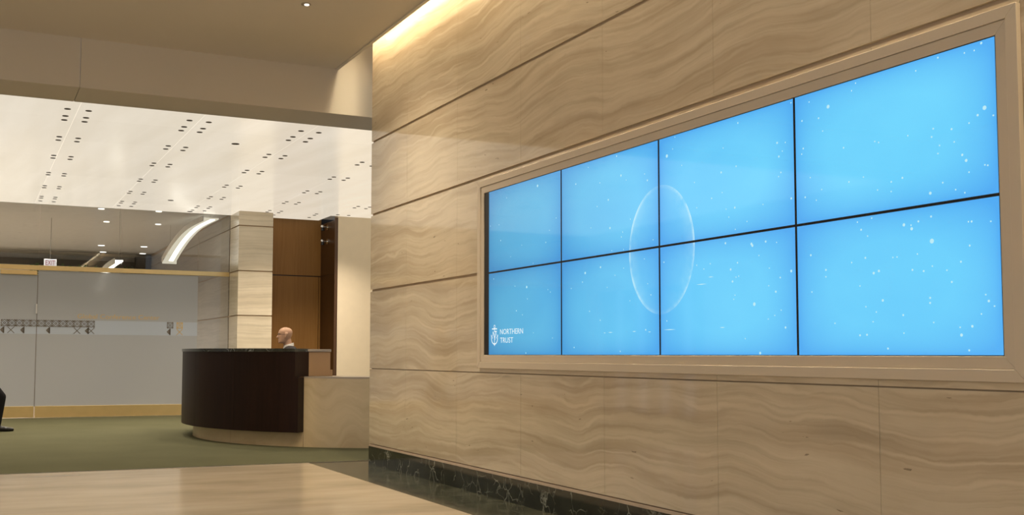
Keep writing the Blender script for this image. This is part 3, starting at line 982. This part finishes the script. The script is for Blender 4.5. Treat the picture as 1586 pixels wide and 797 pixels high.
# ------------------------------------------------------------------ eight displays
DOTS = [(7.093,2.47,6.4),(6.53,2.401,3.8),(6.211,2.363,2.9),(5.95,2.374,4.9),(5.678,2.342,2.7),(5.648,2.296,4.0),(6.106,2.23,4.3),(6.247,2.202,2.9),(6.087,2.034,5.0),(5.934,1.99,2.8),(5.95,1.959,2.8),(6.329,2.061,2.2),(6.812,2.188,2.3),(7.71,2.107,3.4),(7.348,2.035,2.5),(6.966,2.02,3.2),(6.001,2.514,3.5),(5.591,1.905,2.0),(5.437,2.418,6.6),(5.843,2.066,2.8),(5.926,1.873,2.1),(7.74,2.24,2.6),(6.066,1.877,2.1),(7.534,1.959,2.5),(6.911,2.106,2.4),(7.899,2.247,1.8),(7.605,2.446,1.7),(6.361,2.495,1.5),(5.889,2.334,1.4),(7.163,1.877,2.6),(7.267,1.699,6.0),(7.461,1.717,2.6),(7.835,1.799,2.8),(7.256,1.606,2.6),(7.438,1.52,3.5),(7.337,1.484,2.6),(6.898,1.64,2.5),(6.936,1.66,1.7),(6.208,1.775,4.6),(6.407,1.749,5.5),(6.444,1.687,3.1),(6.029,1.707,2.2),(6.126,1.631,2.3),(5.925,1.748,2.2),(5.688,1.79,2.1),(5.619,1.554,2.8),(5.654,1.627,2.1),(6.352,1.476,3.1),(6.215,1.409,3.0),(6.561,1.224,3.2),(5.972,1.195,2.9),(5.679,1.332,3.5),(7.281,1.185,3.4),(7.161,1.34,1.7),(5.476,1.752,2.8),(5.452,1.383,2.7),(6.869,1.296,1.6),(5.855,1.527,1.5),(6.597,1.65,1.6),(4.762,2.493,3.1),(4.444,2.32,3.7),(4.432,2.243,3.7),(4.782,2.247,3.1),(4.914,2.232,4.0),(4.418,2.154,3.0),(4.436,2.134,2.2),(5.163,2.21,2.5),(5.003,2.092,3.2),(5.144,2.054,2.5),(4.798,2.011,3.9),(4.874,2.012,2.4),(4.851,1.963,2.4),(4.796,1.886,2.3),(4.907,2.113,2.4),(4.343,2.003,3.6),(4.563,1.999,2.3),(4.696,1.92,2.3),(4.381,2.311,1.5),(4.318,2.075,2.2),(5.286,2.334,1.7),(5.352,2.522,1.7),(4.894,2.372,1.6),(5.376,2.452,1.7),(4.405,2.268,1.5),(4.333,2.516,2.2),(4.884,1.815,4.1),(4.662,1.79,4.8),(4.654,1.78,4.8),(4.546,1.792,3.9),(4.781,1.694,3.2),(4.841,1.66,4.1),(4.826,1.59,4.1),(4.772,1.617,2.4),(4.795,1.613,1.6),(4.352,1.616,4.5),(4.436,1.587,3.1),(4.527,1.548,2.3),(4.472,1.513,3.9),(4.645,1.453,6.3),(4.402,1.318,3.8),(4.603,1.182,4.7),(5.15,1.708,2.6),(5.023,1.707,2.5),(5.083,1.68,2.5),(4.806,1.511,2.4),(4.817,1.488,1.6),(4.483,1.385,2.3),(4.534,1.367,2.3),(5.478,1.752,2.7),(4.46,1.779,1.5),(4.433,1.412,1.5),(4.52,1.644,1.6),(4.602,1.72,1.6),(4.724,1.263,1.6),(4.067,2.438,6.0),(4.254,2.402,3.1),(4.135,2.392,3.0),(4.2,2.491,2.1),(4.108,2.32,2.0),(4.248,2.254,3.1),(4.26,2.226,2.6),(3.968,2.208,2.9),(3.768,2.203,2.4),(3.744,2.194,1.9),(3.57,2.194,2.3),(3.427,2.199,2.7),(3.437,2.163,2.7),(3.329,2.178,3.1),(3.194,2.213,3.4),(3.159,2.238,5.9),(3.238,2.187,2.1),(3.117,2.196,2.5),(3.317,2.118,1.7),(3.395,2.116,1.8),(3.277,2.053,3.4),(3.258,2.025,4.3),(3.245,1.971,1.7),(3.151,1.986,2.5),(3.165,1.99,1.7),(3.607,2.001,3.2),(3.673,1.992,2.8),(3.675,1.946,2.3),(3.757,1.965,1.9),(3.937,2.031,2.9),(3.843,2.041,1.9),(3.452,1.907,4.4),(3.383,1.945,2.6),(3.316,1.904,2.2),(3.269,1.884,2.1),(4.122,2.019,2.0),(4.24,1.995,3.1),(4.161,1.969,2.0),(4.201,2.093,2.0),(3.166,2.524,3.4),(3.202,2.501,2.1),(3.252,2.503,2.2),(3.392,2.518,2.7),(3.516,2.488,1.8),(3.881,2.516,1.9),(3.908,2.484,2.0),(3.405,2.081,1.8),(3.45,1.688,6.9),(3.605,1.779,4.7),(3.561,1.756,4.7),(3.522,1.786,3.1),(3.564,1.773,2.4),(3.451,1.8,3.1),(3.888,1.824,2.5),(3.797,1.833,2.5),(3.865,1.784,3.3),(3.239,1.753,2.9),(3.255,1.754,2.2),(3.252,1.649,2.9),(3.144,1.743,2.2),(3.299,1.582,3.0),(3.842,1.644,3.3),(3.93,1.628,2.5),(3.76,1.574,4.0),(3.792,1.566,4.1),(3.562,1.565,3.1),(3.499,1.555,3.1),(3.532,1.636,2.3),(3.349,1.496,3.0),(4.103,1.604,3.4),(4.104,1.569,2.6),(4.207,1.688,3.5),(4.204,1.497,2.6),(3.467,1.431,3.1),(3.468,1.408,3.1),(3.165,1.403,3.6),(3.179,1.431,2.2),(3.138,1.38,2.1),(3.203,1.349,2.2),(3.74,1.432,4.0),(3.621,1.358,3.1),(3.451,1.319,2.3),(3.25,1.297,3.7),(3.312,1.294,2.2),(3.306,1.26,4.4),(3.781,1.378,2.4),(3.802,1.332,1.6),(3.845,1.406,1.6),(3.886,1.268,3.3),(3.842,1.27,3.3),(4.048,1.331,2.5),(3.715,1.203,3.2),(3.269,1.193,2.9),(3.619,1.274,2.3),(3.649,1.632,1.6),(3.674,1.632,1.6),(3.825,1.749,1.6),(3.88,1.509,1.6),(3.373,1.55,1.5),(3.451,1.574,1.5)]
STREAKS = [(6.118, 6.059, 1.323), (6.173, 6.147, 1.321), (5.831, 5.784, 1.324), (5.487, 5.36, 1.328), (5.652, 5.622, 1.318), (5.157, 5.056, 1.591), (5.044, 4.995, 1.629), (4.944, 4.896, 1.33)]
COLN = ['far left column, above the anchor logo panel', 'second column from the left', 'third column from the left', 'nearest column at the right']
disp = {}
for r in range(2):
    for c in range(4):
        y1 = SY0 - c * PW
        y0 = y1 - PW
        z1 = SZ1 - r * PH
        z0 = z1 - PH
        if r == 0:
            lab = ['upper blue display at the far left, above the one with the anchor logo', 'upper blue display, second from the left, holding the left half of the pale ring',
                   'upper blue display, third from the left, holding the right half of the pale ring', 'upper blue display at the right end, nearest the camera'][c]
        else:
            lab = ['lower blue display at the far left with the white anchor logo', 'lower blue display, second from the left, below the left half of the pale ring',
                   'lower blue display, third from the left, below the right half of the pale ring', 'lower blue display at the right end, nearest the camera'][c]
        e = empty('video_display', (0.01, (y0 + y1) / 2, z0), lab, 'display', 'displays of the video wall')
        b_ = 0.0068
        m = MB()
        bl, br, bt, bb = (0.024 if c == 0 else b_), (0.002 if c == 3 else b_), (0.002 if r == 0 else b_), (0.002 if r == 1 else b_)
        m.box(-0.002, 0.029, y0 + 0.0008, y0 + br, z0, z1).box(-0.002, 0.029, y1 - bl, y1 - 0.0008, z0, z1)
        m.box(-0.002, 0.029, y0 + br, y1 - bl, z0 + 0.0008, z0 + bb).box(-0.002, 0.029, y0 + br, y1 - bl, z1 - bt, z1 - 0.0008)
        m.build('bezel', 'black', e)
        scr = MB().box(0.0, 0.028, y0 + br, y1 - bl, z0 + bb, z1 - bt).build('screen', 'screen_picture', e)
        m = MB()
        for (y, z, rr_) in DOTS:
            if y0 + 0.012 < y < y1 - 0.012 and z0 + 0.012 < z < z1 - 0.012:
                q = max(0.0040, rr_ / 1000.0 * 1.7)
                n = len(m.v)
                m.v += [(-0.0012, y + q * math.cos(k * PI / 4), z + q * math.sin(k * PI / 4)) for k in range(8)]
                m.f.append(tuple(range(n, n + 8)))
        for (ya, yb, z) in STREAKS:
            if y0 < yb and ya < y1 and z0 < z < z1:
                n = len(m.v)
                m.v += [(-0.0012, ya, z), (-0.0012, (ya + yb) / 2, z - 0.003), (-0.0012, yb, z), (-0.0012, (ya + yb) / 2, z + 0.003)]
                m.f.append((n, n + 1, n + 2, n + 3))
        sp = m.build('light_specks', 'screen_spark', scr)
        sp['kind'] = 'stuff'
        disp[(c, r)] = scr

# anchor emblem and lettering on the lower far display
lg = disp[(0, 1)]
XL = -0.0018
place_text('NORTHERN', 'lettering', 'screen_white', lg, (0, -1, 0), (0, 0, 1), (XL, 7.718, 1.337), 0.391, 0.043)
place_text('TRUST', 'lettering', 'screen_white', lg, (0, -1, 0), (0, 0, 1), (XL, 7.718, 1.268), 0.226, 0.043)
m = MB()


def ls(p, q, w=0.008):
    d = Vector((q[0] - p[0], q[1] - p[1])).normalized()
    a_, b_ = -d.y * w / 2, d.x * w / 2
    n = len(m.v)
    m.v += [(XL, 7.818 - x_, 1.332 + z_) for x_, z_ in ((p[0] + a_, p[1] + b_), (q[0] + a_, q[1] + b_), (q[0] - a_, q[1] - b_), (p[0] - a_, p[1] - b_))]
    m.f.append((n, n + 1, n + 2, n + 3))


ls((-0.045, 0.052), (0.045, 0.052), 0.010)                       # stock
for k in range(10):                                              # ring on top
    a0, a1 = 2 * PI * k / 10, 2 * PI * (k + 1) / 10
    ls((0.013 * math.cos(a0), 0.070 + 0.013 * math.sin(a0)), (0.013 * math.cos(a1), 0.070 + 0.013 * math.sin(a1)), 0.006)
ls((0, 0.058), (0, 0.036), 0.008)
ls((-0.028, 0.030), (-0.028, -0.008), 0.007)                     # letters on the shank
ls((-0.028, 0.030), (0.012, -0.020), 0.008)
ls((0.012, 0.030), (0.012, -0.020), 0.006)
ls((-0.006, 0.031), (0.040, 0.031), 0.008)
ls((0.028, 0.031), (0.028, -0.004), 0.007)
ls((-0.010, -0.010), (0.012, -0.036), 0.007)
ls((0.0, -0.010), (0.0, -0.070), 0.008)
pr = None
for k in range(15):                                              # flukes
    a_ = PI + PI * k / 14
    q = (0.056 * math.cos(a_), -0.022 + 0.052 * math.sin(a_))
    if pr:
        ls(pr, q, 0.009)
    pr = q
ls((-0.056, -0.020), (-0.060, 0.004), 0.006)
ls((0.056, -0.020), (0.060, 0.004), 0.006)
ls((-0.060, 0.004), (-0.034, -0.028), 0.006)
ls((0.060, 0.004), (0.034, -0.028), 0.006)
n = len(m.v)
m.v += [(XL, 7.818 - x_, 1.332 + z_) for x_, z_ in ((-0.020, -0.066), (0.020, -0.066), (0.0, -0.090))]
m.f.append((n, n + 1, n + 2))
m.build('anchor_emblem', 'screen_white', lg)

# ------------------------------------------------------------------ people


def remesh(mb_, voxel, smooth_it=4):
    """union of overlapping closed shapes as one continuous surface"""
    me = bpy.data.meshes.new('tmp')
    me.from_pydata(mb_.v, [], mb_.f)
    bm = bmesh.new()
    bm.from_mesh(me)
    bmesh.ops.recalc_face_normals(bm, faces=bm.faces)
    bm.to_mesh(me)
    bm.free()
    o = bpy.data.objects.new('tmp', me)
    COL.objects.link(o)
    r_ = o.modifiers.new('r', 'REMESH')
    r_.mode = 'VOXEL'
    r_.voxel_size = voxel
    r_.use_smooth_shade = True
    s_ = o.modifiers.new('s', 'SMOOTH')
    s_.factor = 0.5
    s_.iterations = smooth_it
    dg = bpy.context.evaluated_depsgraph_get()
    res = bpy.data.meshes.new_from_object(o.evaluated_get(dg))
    bpy.data.objects.remove(o)
    for p in res.polygons:
        p.use_smooth = True
    return res


def limb(mb_, pts, rads):
    """tapered limb with round joints"""
    for (p, r_) in zip(pts, rads):
        mb_.ball(p, r_, 14, 8)
    for i in range(len(pts) - 1):
        a_, b_ = Vector(pts[i]), Vector(pts[i + 1])
        mb_.tube([a_, a_.lerp(b_, 0.5), b_], [rads[i], (rads[i] + rads[i + 1]) / 2 * 1.02, rads[i + 1]], 14)


def head_mesh(c, s_=1.0, face=Vector((-1, 0, 0))):
    """lofted head, chin to crown, with brow, eye sockets, nose, lips and ears; c = centre"""
    prof = [  # z, front, back, halfwidth  (fractions of metres)
        (-0.118, 0.060, -0.010, 0.018), (-0.112, 0.084, 0.020, 0.036), (-0.098, 0.093, 0.045, 0.050), (-0.080, 0.092, 0.060, 0.058),
        (-0.060, 0.090, 0.072, 0.064), (-0.040, 0.090, 0.082, 0.068), (-0.020, 0.090, 0.092, 0.071), (0.000, 0.090, 0.099, 0.073),
        (0.020, 0.092, 0.104, 0.075), (0.040, 0.093, 0.106, 0.076), (0.060, 0.088, 0.103, 0.074), (0.080, 0.076, 0.094, 0.067),
        (0.096, 0.056, 0.076, 0.054), (0.107, 0.030, 0.050, 0.036), (0.112, 0.008, 0.022, 0.014)]
    # denser rings
    rows = []
    for i in range(len(prof) - 1):
        for k in range(3):
            f_ = k / 3
            rows.append(tuple(a_ + (b_ - a_) * f_ for a_, b_ in zip(prof[i], prof[i + 1])))
    rows.append(prof[-1])
    S = 48
    m_ = MB()
    sd = Vector((0, 0, 1)).cross(face)
    C_ = Vector(c)
    def P(fx, sy, z):
        return tuple(C_ + (face * fx + sd * sy + Vector((0, 0, 1)) * z) * s_)
    g = lambda v, mu, sg: math.exp(-((v - mu) / sg) ** 2)
    for (z, fr0, bk, hw) in rows:
        mid = (fr0 - bk) / 2
        half = (fr0 + bk) / 2
        for k in range(S):
            a_ = 2 * PI * k / S
            fx = mid + half * math.copysign(abs(math.cos(a_)) ** 0.9, math.cos(a_))
            sy = hw * math.copysign(abs(math.sin(a_)) ** 0.85, math.sin(a_))
            if math.cos(a_) > 0.2:
                fx += 0.036 * g(sy, 0, 0.013) * (g(z, -0.032, 0.014) * 1.0 + 0.55 * g(z, -0.010, 0.020))      # nose
                fx += 0.006 * g(z, 0.026, 0.009) * g(abs(sy), 0.028, 0.024)                                   # brow
                fx -= 0.012 * g(z, 0.008, 0.012) * g(abs(sy), 0.032, 0.014)                                   # eye sockets
                fx += 0.005 * g(z, 0.006, 0.006) * g(abs(sy), 0.032, 0.010)                                   # eyelids
                fx += 0.009 * g(z, -0.064, 0.006) * g(sy, 0, 0.022) + 0.008 * g(z, -0.077, 0.006) * g(sy, 0, 0.020)  # lips
                fx -= 0.005 * g(z, -0.088, 0.006) * g(sy, 0, 0.025)
                fx += 0.008 * g(z, -0.105, 0.010) * g(sy, 0, 0.025)                                           # chin
            m_.v.append(P(fx, sy, z))
    R_ = len(rows)
    for i in range(R_ - 1):
        for k in range(S):
            q = (k + 1) % S
            m_.f.append((i * S + k, i * S + q, (i + 1) * S + q, (i + 1) * S + k))
    m_.f.append(tuple(range(S))[::-1])
    m_.f.append(tuple((R_ - 1) * S + k for k in range(S)))
    for sg in (-1, 1):                                           # ears
        for dz, r_ in ((0.020, 0.018), (0.002, 0.017), (-0.018, 0.014), (-0.032, 0.011)):
            m_.ball(P(-0.006 - dz * 0.25, sg * 0.079, dz), r_ * s_, 10, 6)
    return m_, P


def hand(mb_, wrist, d, palm_n, s_=1.0, curl=0.5):
    """palm, four fingers of different length and a thumb from the side of the palm"""
    d, palm_n = Vector(d).normalized(), Vector(palm_n).normalized()
    w = d.cross(palm_n).normalized()
    wr = Vector(wrist)
    for k in range(5):
        for q in (-1, -0.33, 0.33, 1):
            mb_.ball(tuple(wr + d * (0.015 + 0.019 * k) * s_ + w * q * (0.024 + 0.003 * k) * s_), 0.0135 * s_, 8, 6)
    for i, (q, ln) in enumerate(((1.35, 0.072), (0.45, 0.080), (-0.45, 0.074), (-1.3, 0.058))):
        p = wr + d * 0.092 * s_ + w * q * 0.026 * s_
        pts, dd = [tuple(p)], d.copy()
        for seg in (0.45, 0.30, 0.25):
            dd = (dd * math.cos(curl) + palm_n * math.sin(curl)).normalized()
            p = p + dd * ln * seg * s_
            pts.append(tuple(p))
        limb(mb_, pts, [0.0095 * s_, 0.009 * s_, 0.0082 * s_, 0.007 * s_])
    p = wr + d * 0.025 * s_ + w * 0.030 * s_
    p2 = p + (d * 0.6 + w * 0.7 + palm_n * 0.2) * 0.038 * s_
    p3 = p2 + (d * 0.9 + w * 0.2 + palm_n * 0.3) * 0.028 * s_
    p4 = p3 + (d * 0.95 + palm_n * 0.3) * 0.022 * s_
    limb(mb_, [tuple(p), tuple(p2), tuple(p3), tuple(p4)], [0.013 * s_, 0.011 * s_, 0.0095 * s_, 0.008 * s_])


def add_part(name, me, material, parent):
    me.materials.clear()
    me.materials.append(MATS[material])
    return link(name, me, parent)


def torso(mb_, pel, chest, neck, sd, w_sh, w_wa, grow=0.0):
    """pelvis, waist, ribcage and shoulder line as overlapping ellipsoid slices"""
    pel, chest, neck, sd = Vector(pel), Vector(chest), Vector(neck), Vector(sd)
    for i in range(15):
        f_ = i / 14
        c_ = pel.lerp(chest, f_)
        w_ = w_wa * (1.0 - 0.12 * math.sin(f_ * PI)) + (w_sh * 0.86 - w_wa) * max(0, f_ - 0.3) / 0.7
        d_ = 0.105 + 0.02 * math.sin(f_ * PI) + grow
        for q in (-1, -0.5, 0, 0.5, 1):
            mb_.ball(tuple(c_ + sd * q * (w_ - d_ * 0.72)), (d_ * (0.86 if abs(q) == 1 else 1.0)), 14, 8)
    for q in (-1, 1):
        limb(mb_, [tuple(neck - Vector((0, 0, 0.03)) + sd * q * 0.03), tuple(chest + Vector((0, 0, 0.085)) + sd * q * (w_sh - 0.07))], [0.062 + grow, 0.068 + grow])


def person(root_name, label, c, J, suit, face, spect=False, group=None):
    """J: joints in world space"""
    b = MB()
    hm, P = head_mesh(J['head'], J.get('hs', 1.0), face)
    b.v, b.f = hm.v, hm.f
    sd = Vector((0, 0, 1)).cross(face)
    hd = Vector(J['head'])
    limb(b, [tuple(hd - face * 0.028 + Vector((0, 0, -0.05))), J['neck']], [0.054, 0.060])
    torso(b, J['pelvis'], J['chest'], J['neck'], sd, 0.205, 0.165, -0.016)
    for k in ('l', 'r'):
        limb(b, [J['sh' + k], J['el' + k], J['wr' + k]], [0.050, 0.040, 0.027])
        hand(b, J['wr' + k], J['hd' + k], J['hn' + k], 1.0, J.get('curl', 0.35))
        limb(b, [J['hip' + k], J['kn' + k], J['an' + k]], [0.075, 0.050, 0.036])
    me = remesh(b, 0.0055, 3)
    me.materials.clear()
    me.materials.append(MATS['skin'])
    root = link(root_name, me)
    tag(root, label, 'person', group)
    # jacket
    m_ = MB()
    torso(m_, Vector(J['pelvis']) + Vector((0, 0, -0.03)), J['chest'], Vector(J['neck']) + Vector((0, 0, -0.04)), sd, 0.225, 0.185, 0.010)
    for k in ('l', 'r'):
        w_ = Vector(J['el' + k]).lerp(Vector(J['wr' + k]), 0.92)
        limb(m_, [J['sh' + k], J['el' + k], tuple(w_)], [0.068, 0.056, 0.043])
    add_part('jacket', remesh(m_, 0.009, 3), suit, root)
    m_ = MB()                                                   # trousers
    for k in ('l', 'r'):
        a_ = Vector(J['kn' + k]).lerp(Vector(J['an' + k]), 0.93)
        limb(m_, [J['hip' + k], J['kn' + k], tuple(a_)], [0.100, 0.074, 0.062])
    limb(m_, [J['hipl'], J['hipr']], [0.105, 0.105])
    add_part('trousers', remesh(m_, 0.009, 3), suit, root)
    # shirt collar: a slanted band round the neck, closing at the front
    m_ = MB()
    nk = Vector(J['neck'])
    S = 28
    for k in range(S):
        a_ = 2 * PI * k / S
        o_ = face * math.cos(a_) + sd * math.sin(a_)
        fr0 = (1 + math.cos(a_)) / 2
        top = nk + o_ * 0.069 + Vector((0, 0, 0.044 - 0.036 * fr0)) - face * 0.012
        bot = nk + o_ * 0.082 + Vector((0, 0, 0.005 - 0.075 * fr0)) - face * 0.004
        m_.v += [tuple(top), tuple(bot), tuple(bot - o_ * 0.012), tuple(top - o_ * 0.010)]
    for k in range(S):
        q = (k + 1) % S
        for h_ in range(4):
            w_ = (h_ + 1) % 4
            m_.f.append((4 * k + h_, 4 * k + w_, 4 * q + w_, 4 * q + h_))
    m_.build('shirt_collar', 'shirt', root, smooth=True)
    m_ = MB()                                                   # shirt front showing between the lapels
    ch = Vector(J['chest'])
    m_.prism([(-0.05, 0.0), (0.05, 0.0), (0.0, -0.20)], 'y', -0.01, 0.01)
    fz = nk + face * 0.048 + Vector((0, 0, -0.075))
    m_.v = [tuple(fz + sd * v[0] + face * v[1] + Vector((0, 0, v[2])) + face * (-v[2]) * 0.22) for v in m_.v]
    m_.build('shirt_front', 'shirt', root)
    for k in ('l', 'r'):                                        # shoes
        a_ = Vector(J['an' + k])
        fd = Vector(J['ft' + k]).normalized()
        z0 = J['fz' + k]
        m_ = MB()
        sw = fd.cross(Vector((0, 0, 1))).normalized()
        for t_, r_, zz in ((-0.06, 0.036, 0.038), (-0.02, 0.040, 0.044), (0.03, 0.041, 0.046), (0.08, 0.042, 0.040), (0.13, 0.040, 0.034), (0.175, 0.032, 0.030), (0.20, 0.024, 0.026)):
            p = Vector((a_.x, a_.y, z0 + zz)) + fd * t_
            m_.ball(tuple(p), (r_, r_, zz), 14, 8)
            m_.ball(tuple(p + fd * 0.022), (r_, r_, zz), 14, 8)
        limb(m_, [tuple(a_), (a_.x, a_.y, z0 + 0.05)], [0.042, 0.044])
        add_part('shoe', remesh(m_, 0.006, 2), 'leather', root)
    if spect:
        m_ = MB()
        for sg in (-1, 1):
            pts = []
            for k in range(15):
                a_ = 2 * PI * k / 14
                pts.append(P(0.098 - 0.004 * abs(math.cos(a_)), sg * 0.033 + 0.024 * math.cos(a_), 0.004 + 0.017 * math.sin(a_)))
            m_.tube(pts, 0.0017, 6)
            m_.tube([P(0.090, sg * 0.058, 0.010), P(0.070, sg * 0.077, 0.012), P(0.010, sg * 0.082, 0.010), P(-0.012, sg * 0.082, -0.004)], 0.0018, 6)
        m_.tube([P(0.099, -0.010, 0.010), P(0.106, 0.0, 0.012), P(0.099, 0.010, 0.010)], 0.0017, 6)
        m_.build('spectacles', 'spectacle_frame', root, smooth=True)
    return root


# seated receptionist, head turned to the left of the picture
F = Vector((-0.98, 0.12, 0.0)).normalized()
S_ = Vector((0, 0, 1)).cross(F)
H0 = Vector((0.185, 14.80, 1.447))
nk = H0 - F * 0.045 + Vector((0, 0, -0.150))
ch = nk - F * 0.035 + Vector((0, 0, -0.165))
pe = ch - F * 0.02 + Vector((0, 0, -0.40))


def at(base, f_, s__, z_):
    v = base + F * f_ + S_ * s__ + Vector((0, 0, z_))
    return (v.x, v.y, v.z)


seat_z = pe.z - 0.11
J = dict(head=tuple(H0), neck=tuple(nk), chest=tuple(ch), pelvis=tuple(pe), curl=0.4)
for k, sg in (('l', 1), ('r', -1)):
    J['sh' + k] = at(ch, 0, sg * 0.20, 0.075)
    J['el' + k] = at(ch, 0.05, sg * 0.27, -0.20)
    J['wr' + k] = at(ch, 0.28, sg * 0.17, -0.29)
    J['hd' + k] = F - S_ * sg * 0.25 + Vector((0, 0, -0.15))
    J['hn' + k] = Vector((0, 0, -1))
    J['hip' + k] = at(pe, 0.02, sg * 0.10, 0.0)
    J['kn' + k] = at(pe, 0.42, sg * 0.15, 0.01)
    an = at(pe, 0.44, sg * 0.14, -0.42)
    J['an' + k] = an
    J['ft' + k] = F
    J['fz' + k] = an[2] - 0.095
person('person', 'bald man in glasses and a dark suit sitting behind the reception desk', None, J, 'suit', F, spect=True)
foot_z = J['fzl']

# high stool under him
sc_ = pe - F * 0.02
stl = empty('office_chair', (sc_.x, sc_.y, 0), 'high black office stool under the seated man behind the reception desk', 'chair')
MB().cyl((sc_.x, sc_.y, seat_z - 0.07), 0.21, 0.065, 'z', 24, 0.225).build('seat', 'black', stl, smooth=True, bevel=0.01)
MB().cyl((sc_.x, sc_.y, 0.06), 0.028, seat_z - 0.13, 'z', 14).build('column', 'chrome', stl, smooth=True)
m = MB()
for k in range(20):
    a0, a1 = 2 * PI * k / 20, 2 * PI * (k + 1) / 20
    m.tube([(sc_.x + 0.20 * math.cos(a0), sc_.y + 0.20 * math.sin(a0), foot_z + 0.04), (sc_.x + 0.20 * math.cos(a1), sc_.y + 0.20 * math.sin(a1), foot_z + 0.04)], 0.012, 8)
m.tube([(sc_.x - 0.2, sc_.y, foot_z + 0.04), (sc_.x + 0.2, sc_.y, foot_z + 0.04)], 0.010, 8)
m.build('foot_ring', 'chrome', stl, smooth=True)
for k in range(5):
    a_ = 2 * PI * k / 5 + 0.3
    MB().tube([(sc_.x, sc_.y, 0.09), (sc_.x + 0.28 * math.cos(a_), sc_.y + 0.28 * math.sin(a_), 0.065)], [0.024, 0.016], 8).ball((sc_.x + 0.28 * math.cos(a_), sc_.y + 0.28 * math.sin(a_), 0.036), 0.030, 12, 8).build('castor_leg', 'black', stl, smooth=True)

# passer-by whose leading leg and shoe enter the picture at the left edge
F = Vector((1, -0.05, 0)).normalized()
S_ = Vector((0, 0, 1)).cross(F)
pe = Vector((-3.80, 17.30, 0.93))
ch = pe + F * 0.03 + Vector((0, 0, 0.40))
nk = ch + Vector((0, 0, 0.165))
H1 = nk + F * 0.045 + Vector((0, 0, 0.150))
J = dict(head=tuple(H1), neck=tuple(nk), chest=tuple(ch), pelvis=tuple(pe), curl=0.4)
for k, sg in (('l', 1), ('r', -1)):
    J['sh' + k] = at(ch, 0, sg * 0.20, 0.075)
    J['el' + k] = at(ch, -0.06 + sg * 0.06, sg * 0.26, -0.21)
    J['wr' + k] = at(ch, 0.0 + sg * 0.10, sg * 0.25, -0.44)
    J['hd' + k] = Vector((0.2, 0, -1))
    J['hn' + k] = F
    J['hip' + k] = at(pe, 0.0, sg * 0.095, -0.02)
gz = 0.006
J['knr'] = (-3.475, 17.24, 0.52)
J['anr'] = (-3.525, 17.25, gz + 0.085)
J['ftr'] = F
J['fzr'] = gz
J['knl'] = (-3.78, 17.40, 0.49)
J['anl'] = (-4.02, 17.40, gz + 0.12)
J['ftl'] = F
J['fzl'] = gz
walker = person('person', 'passer-by in black trousers stepping in at the left edge, only one leg visible', None, J, 'black_suit', F)
hr = MB()
hr.ball((H1.x - 0.030, H1.y, H1.z + 0.030), (0.088, 0.083, 0.092), 20, 14).ball((H1.x - 0.045, H1.y, H1.z - 0.010), (0.068, 0.078, 0.070), 20, 14).ball((H1.x + 0.012, H1.y, H1.z + 0.062), (0.080, 0.072, 0.060), 20, 14)
add_part('hair', remesh(hr, 0.007, 2), 'spectacle_frame', walker)
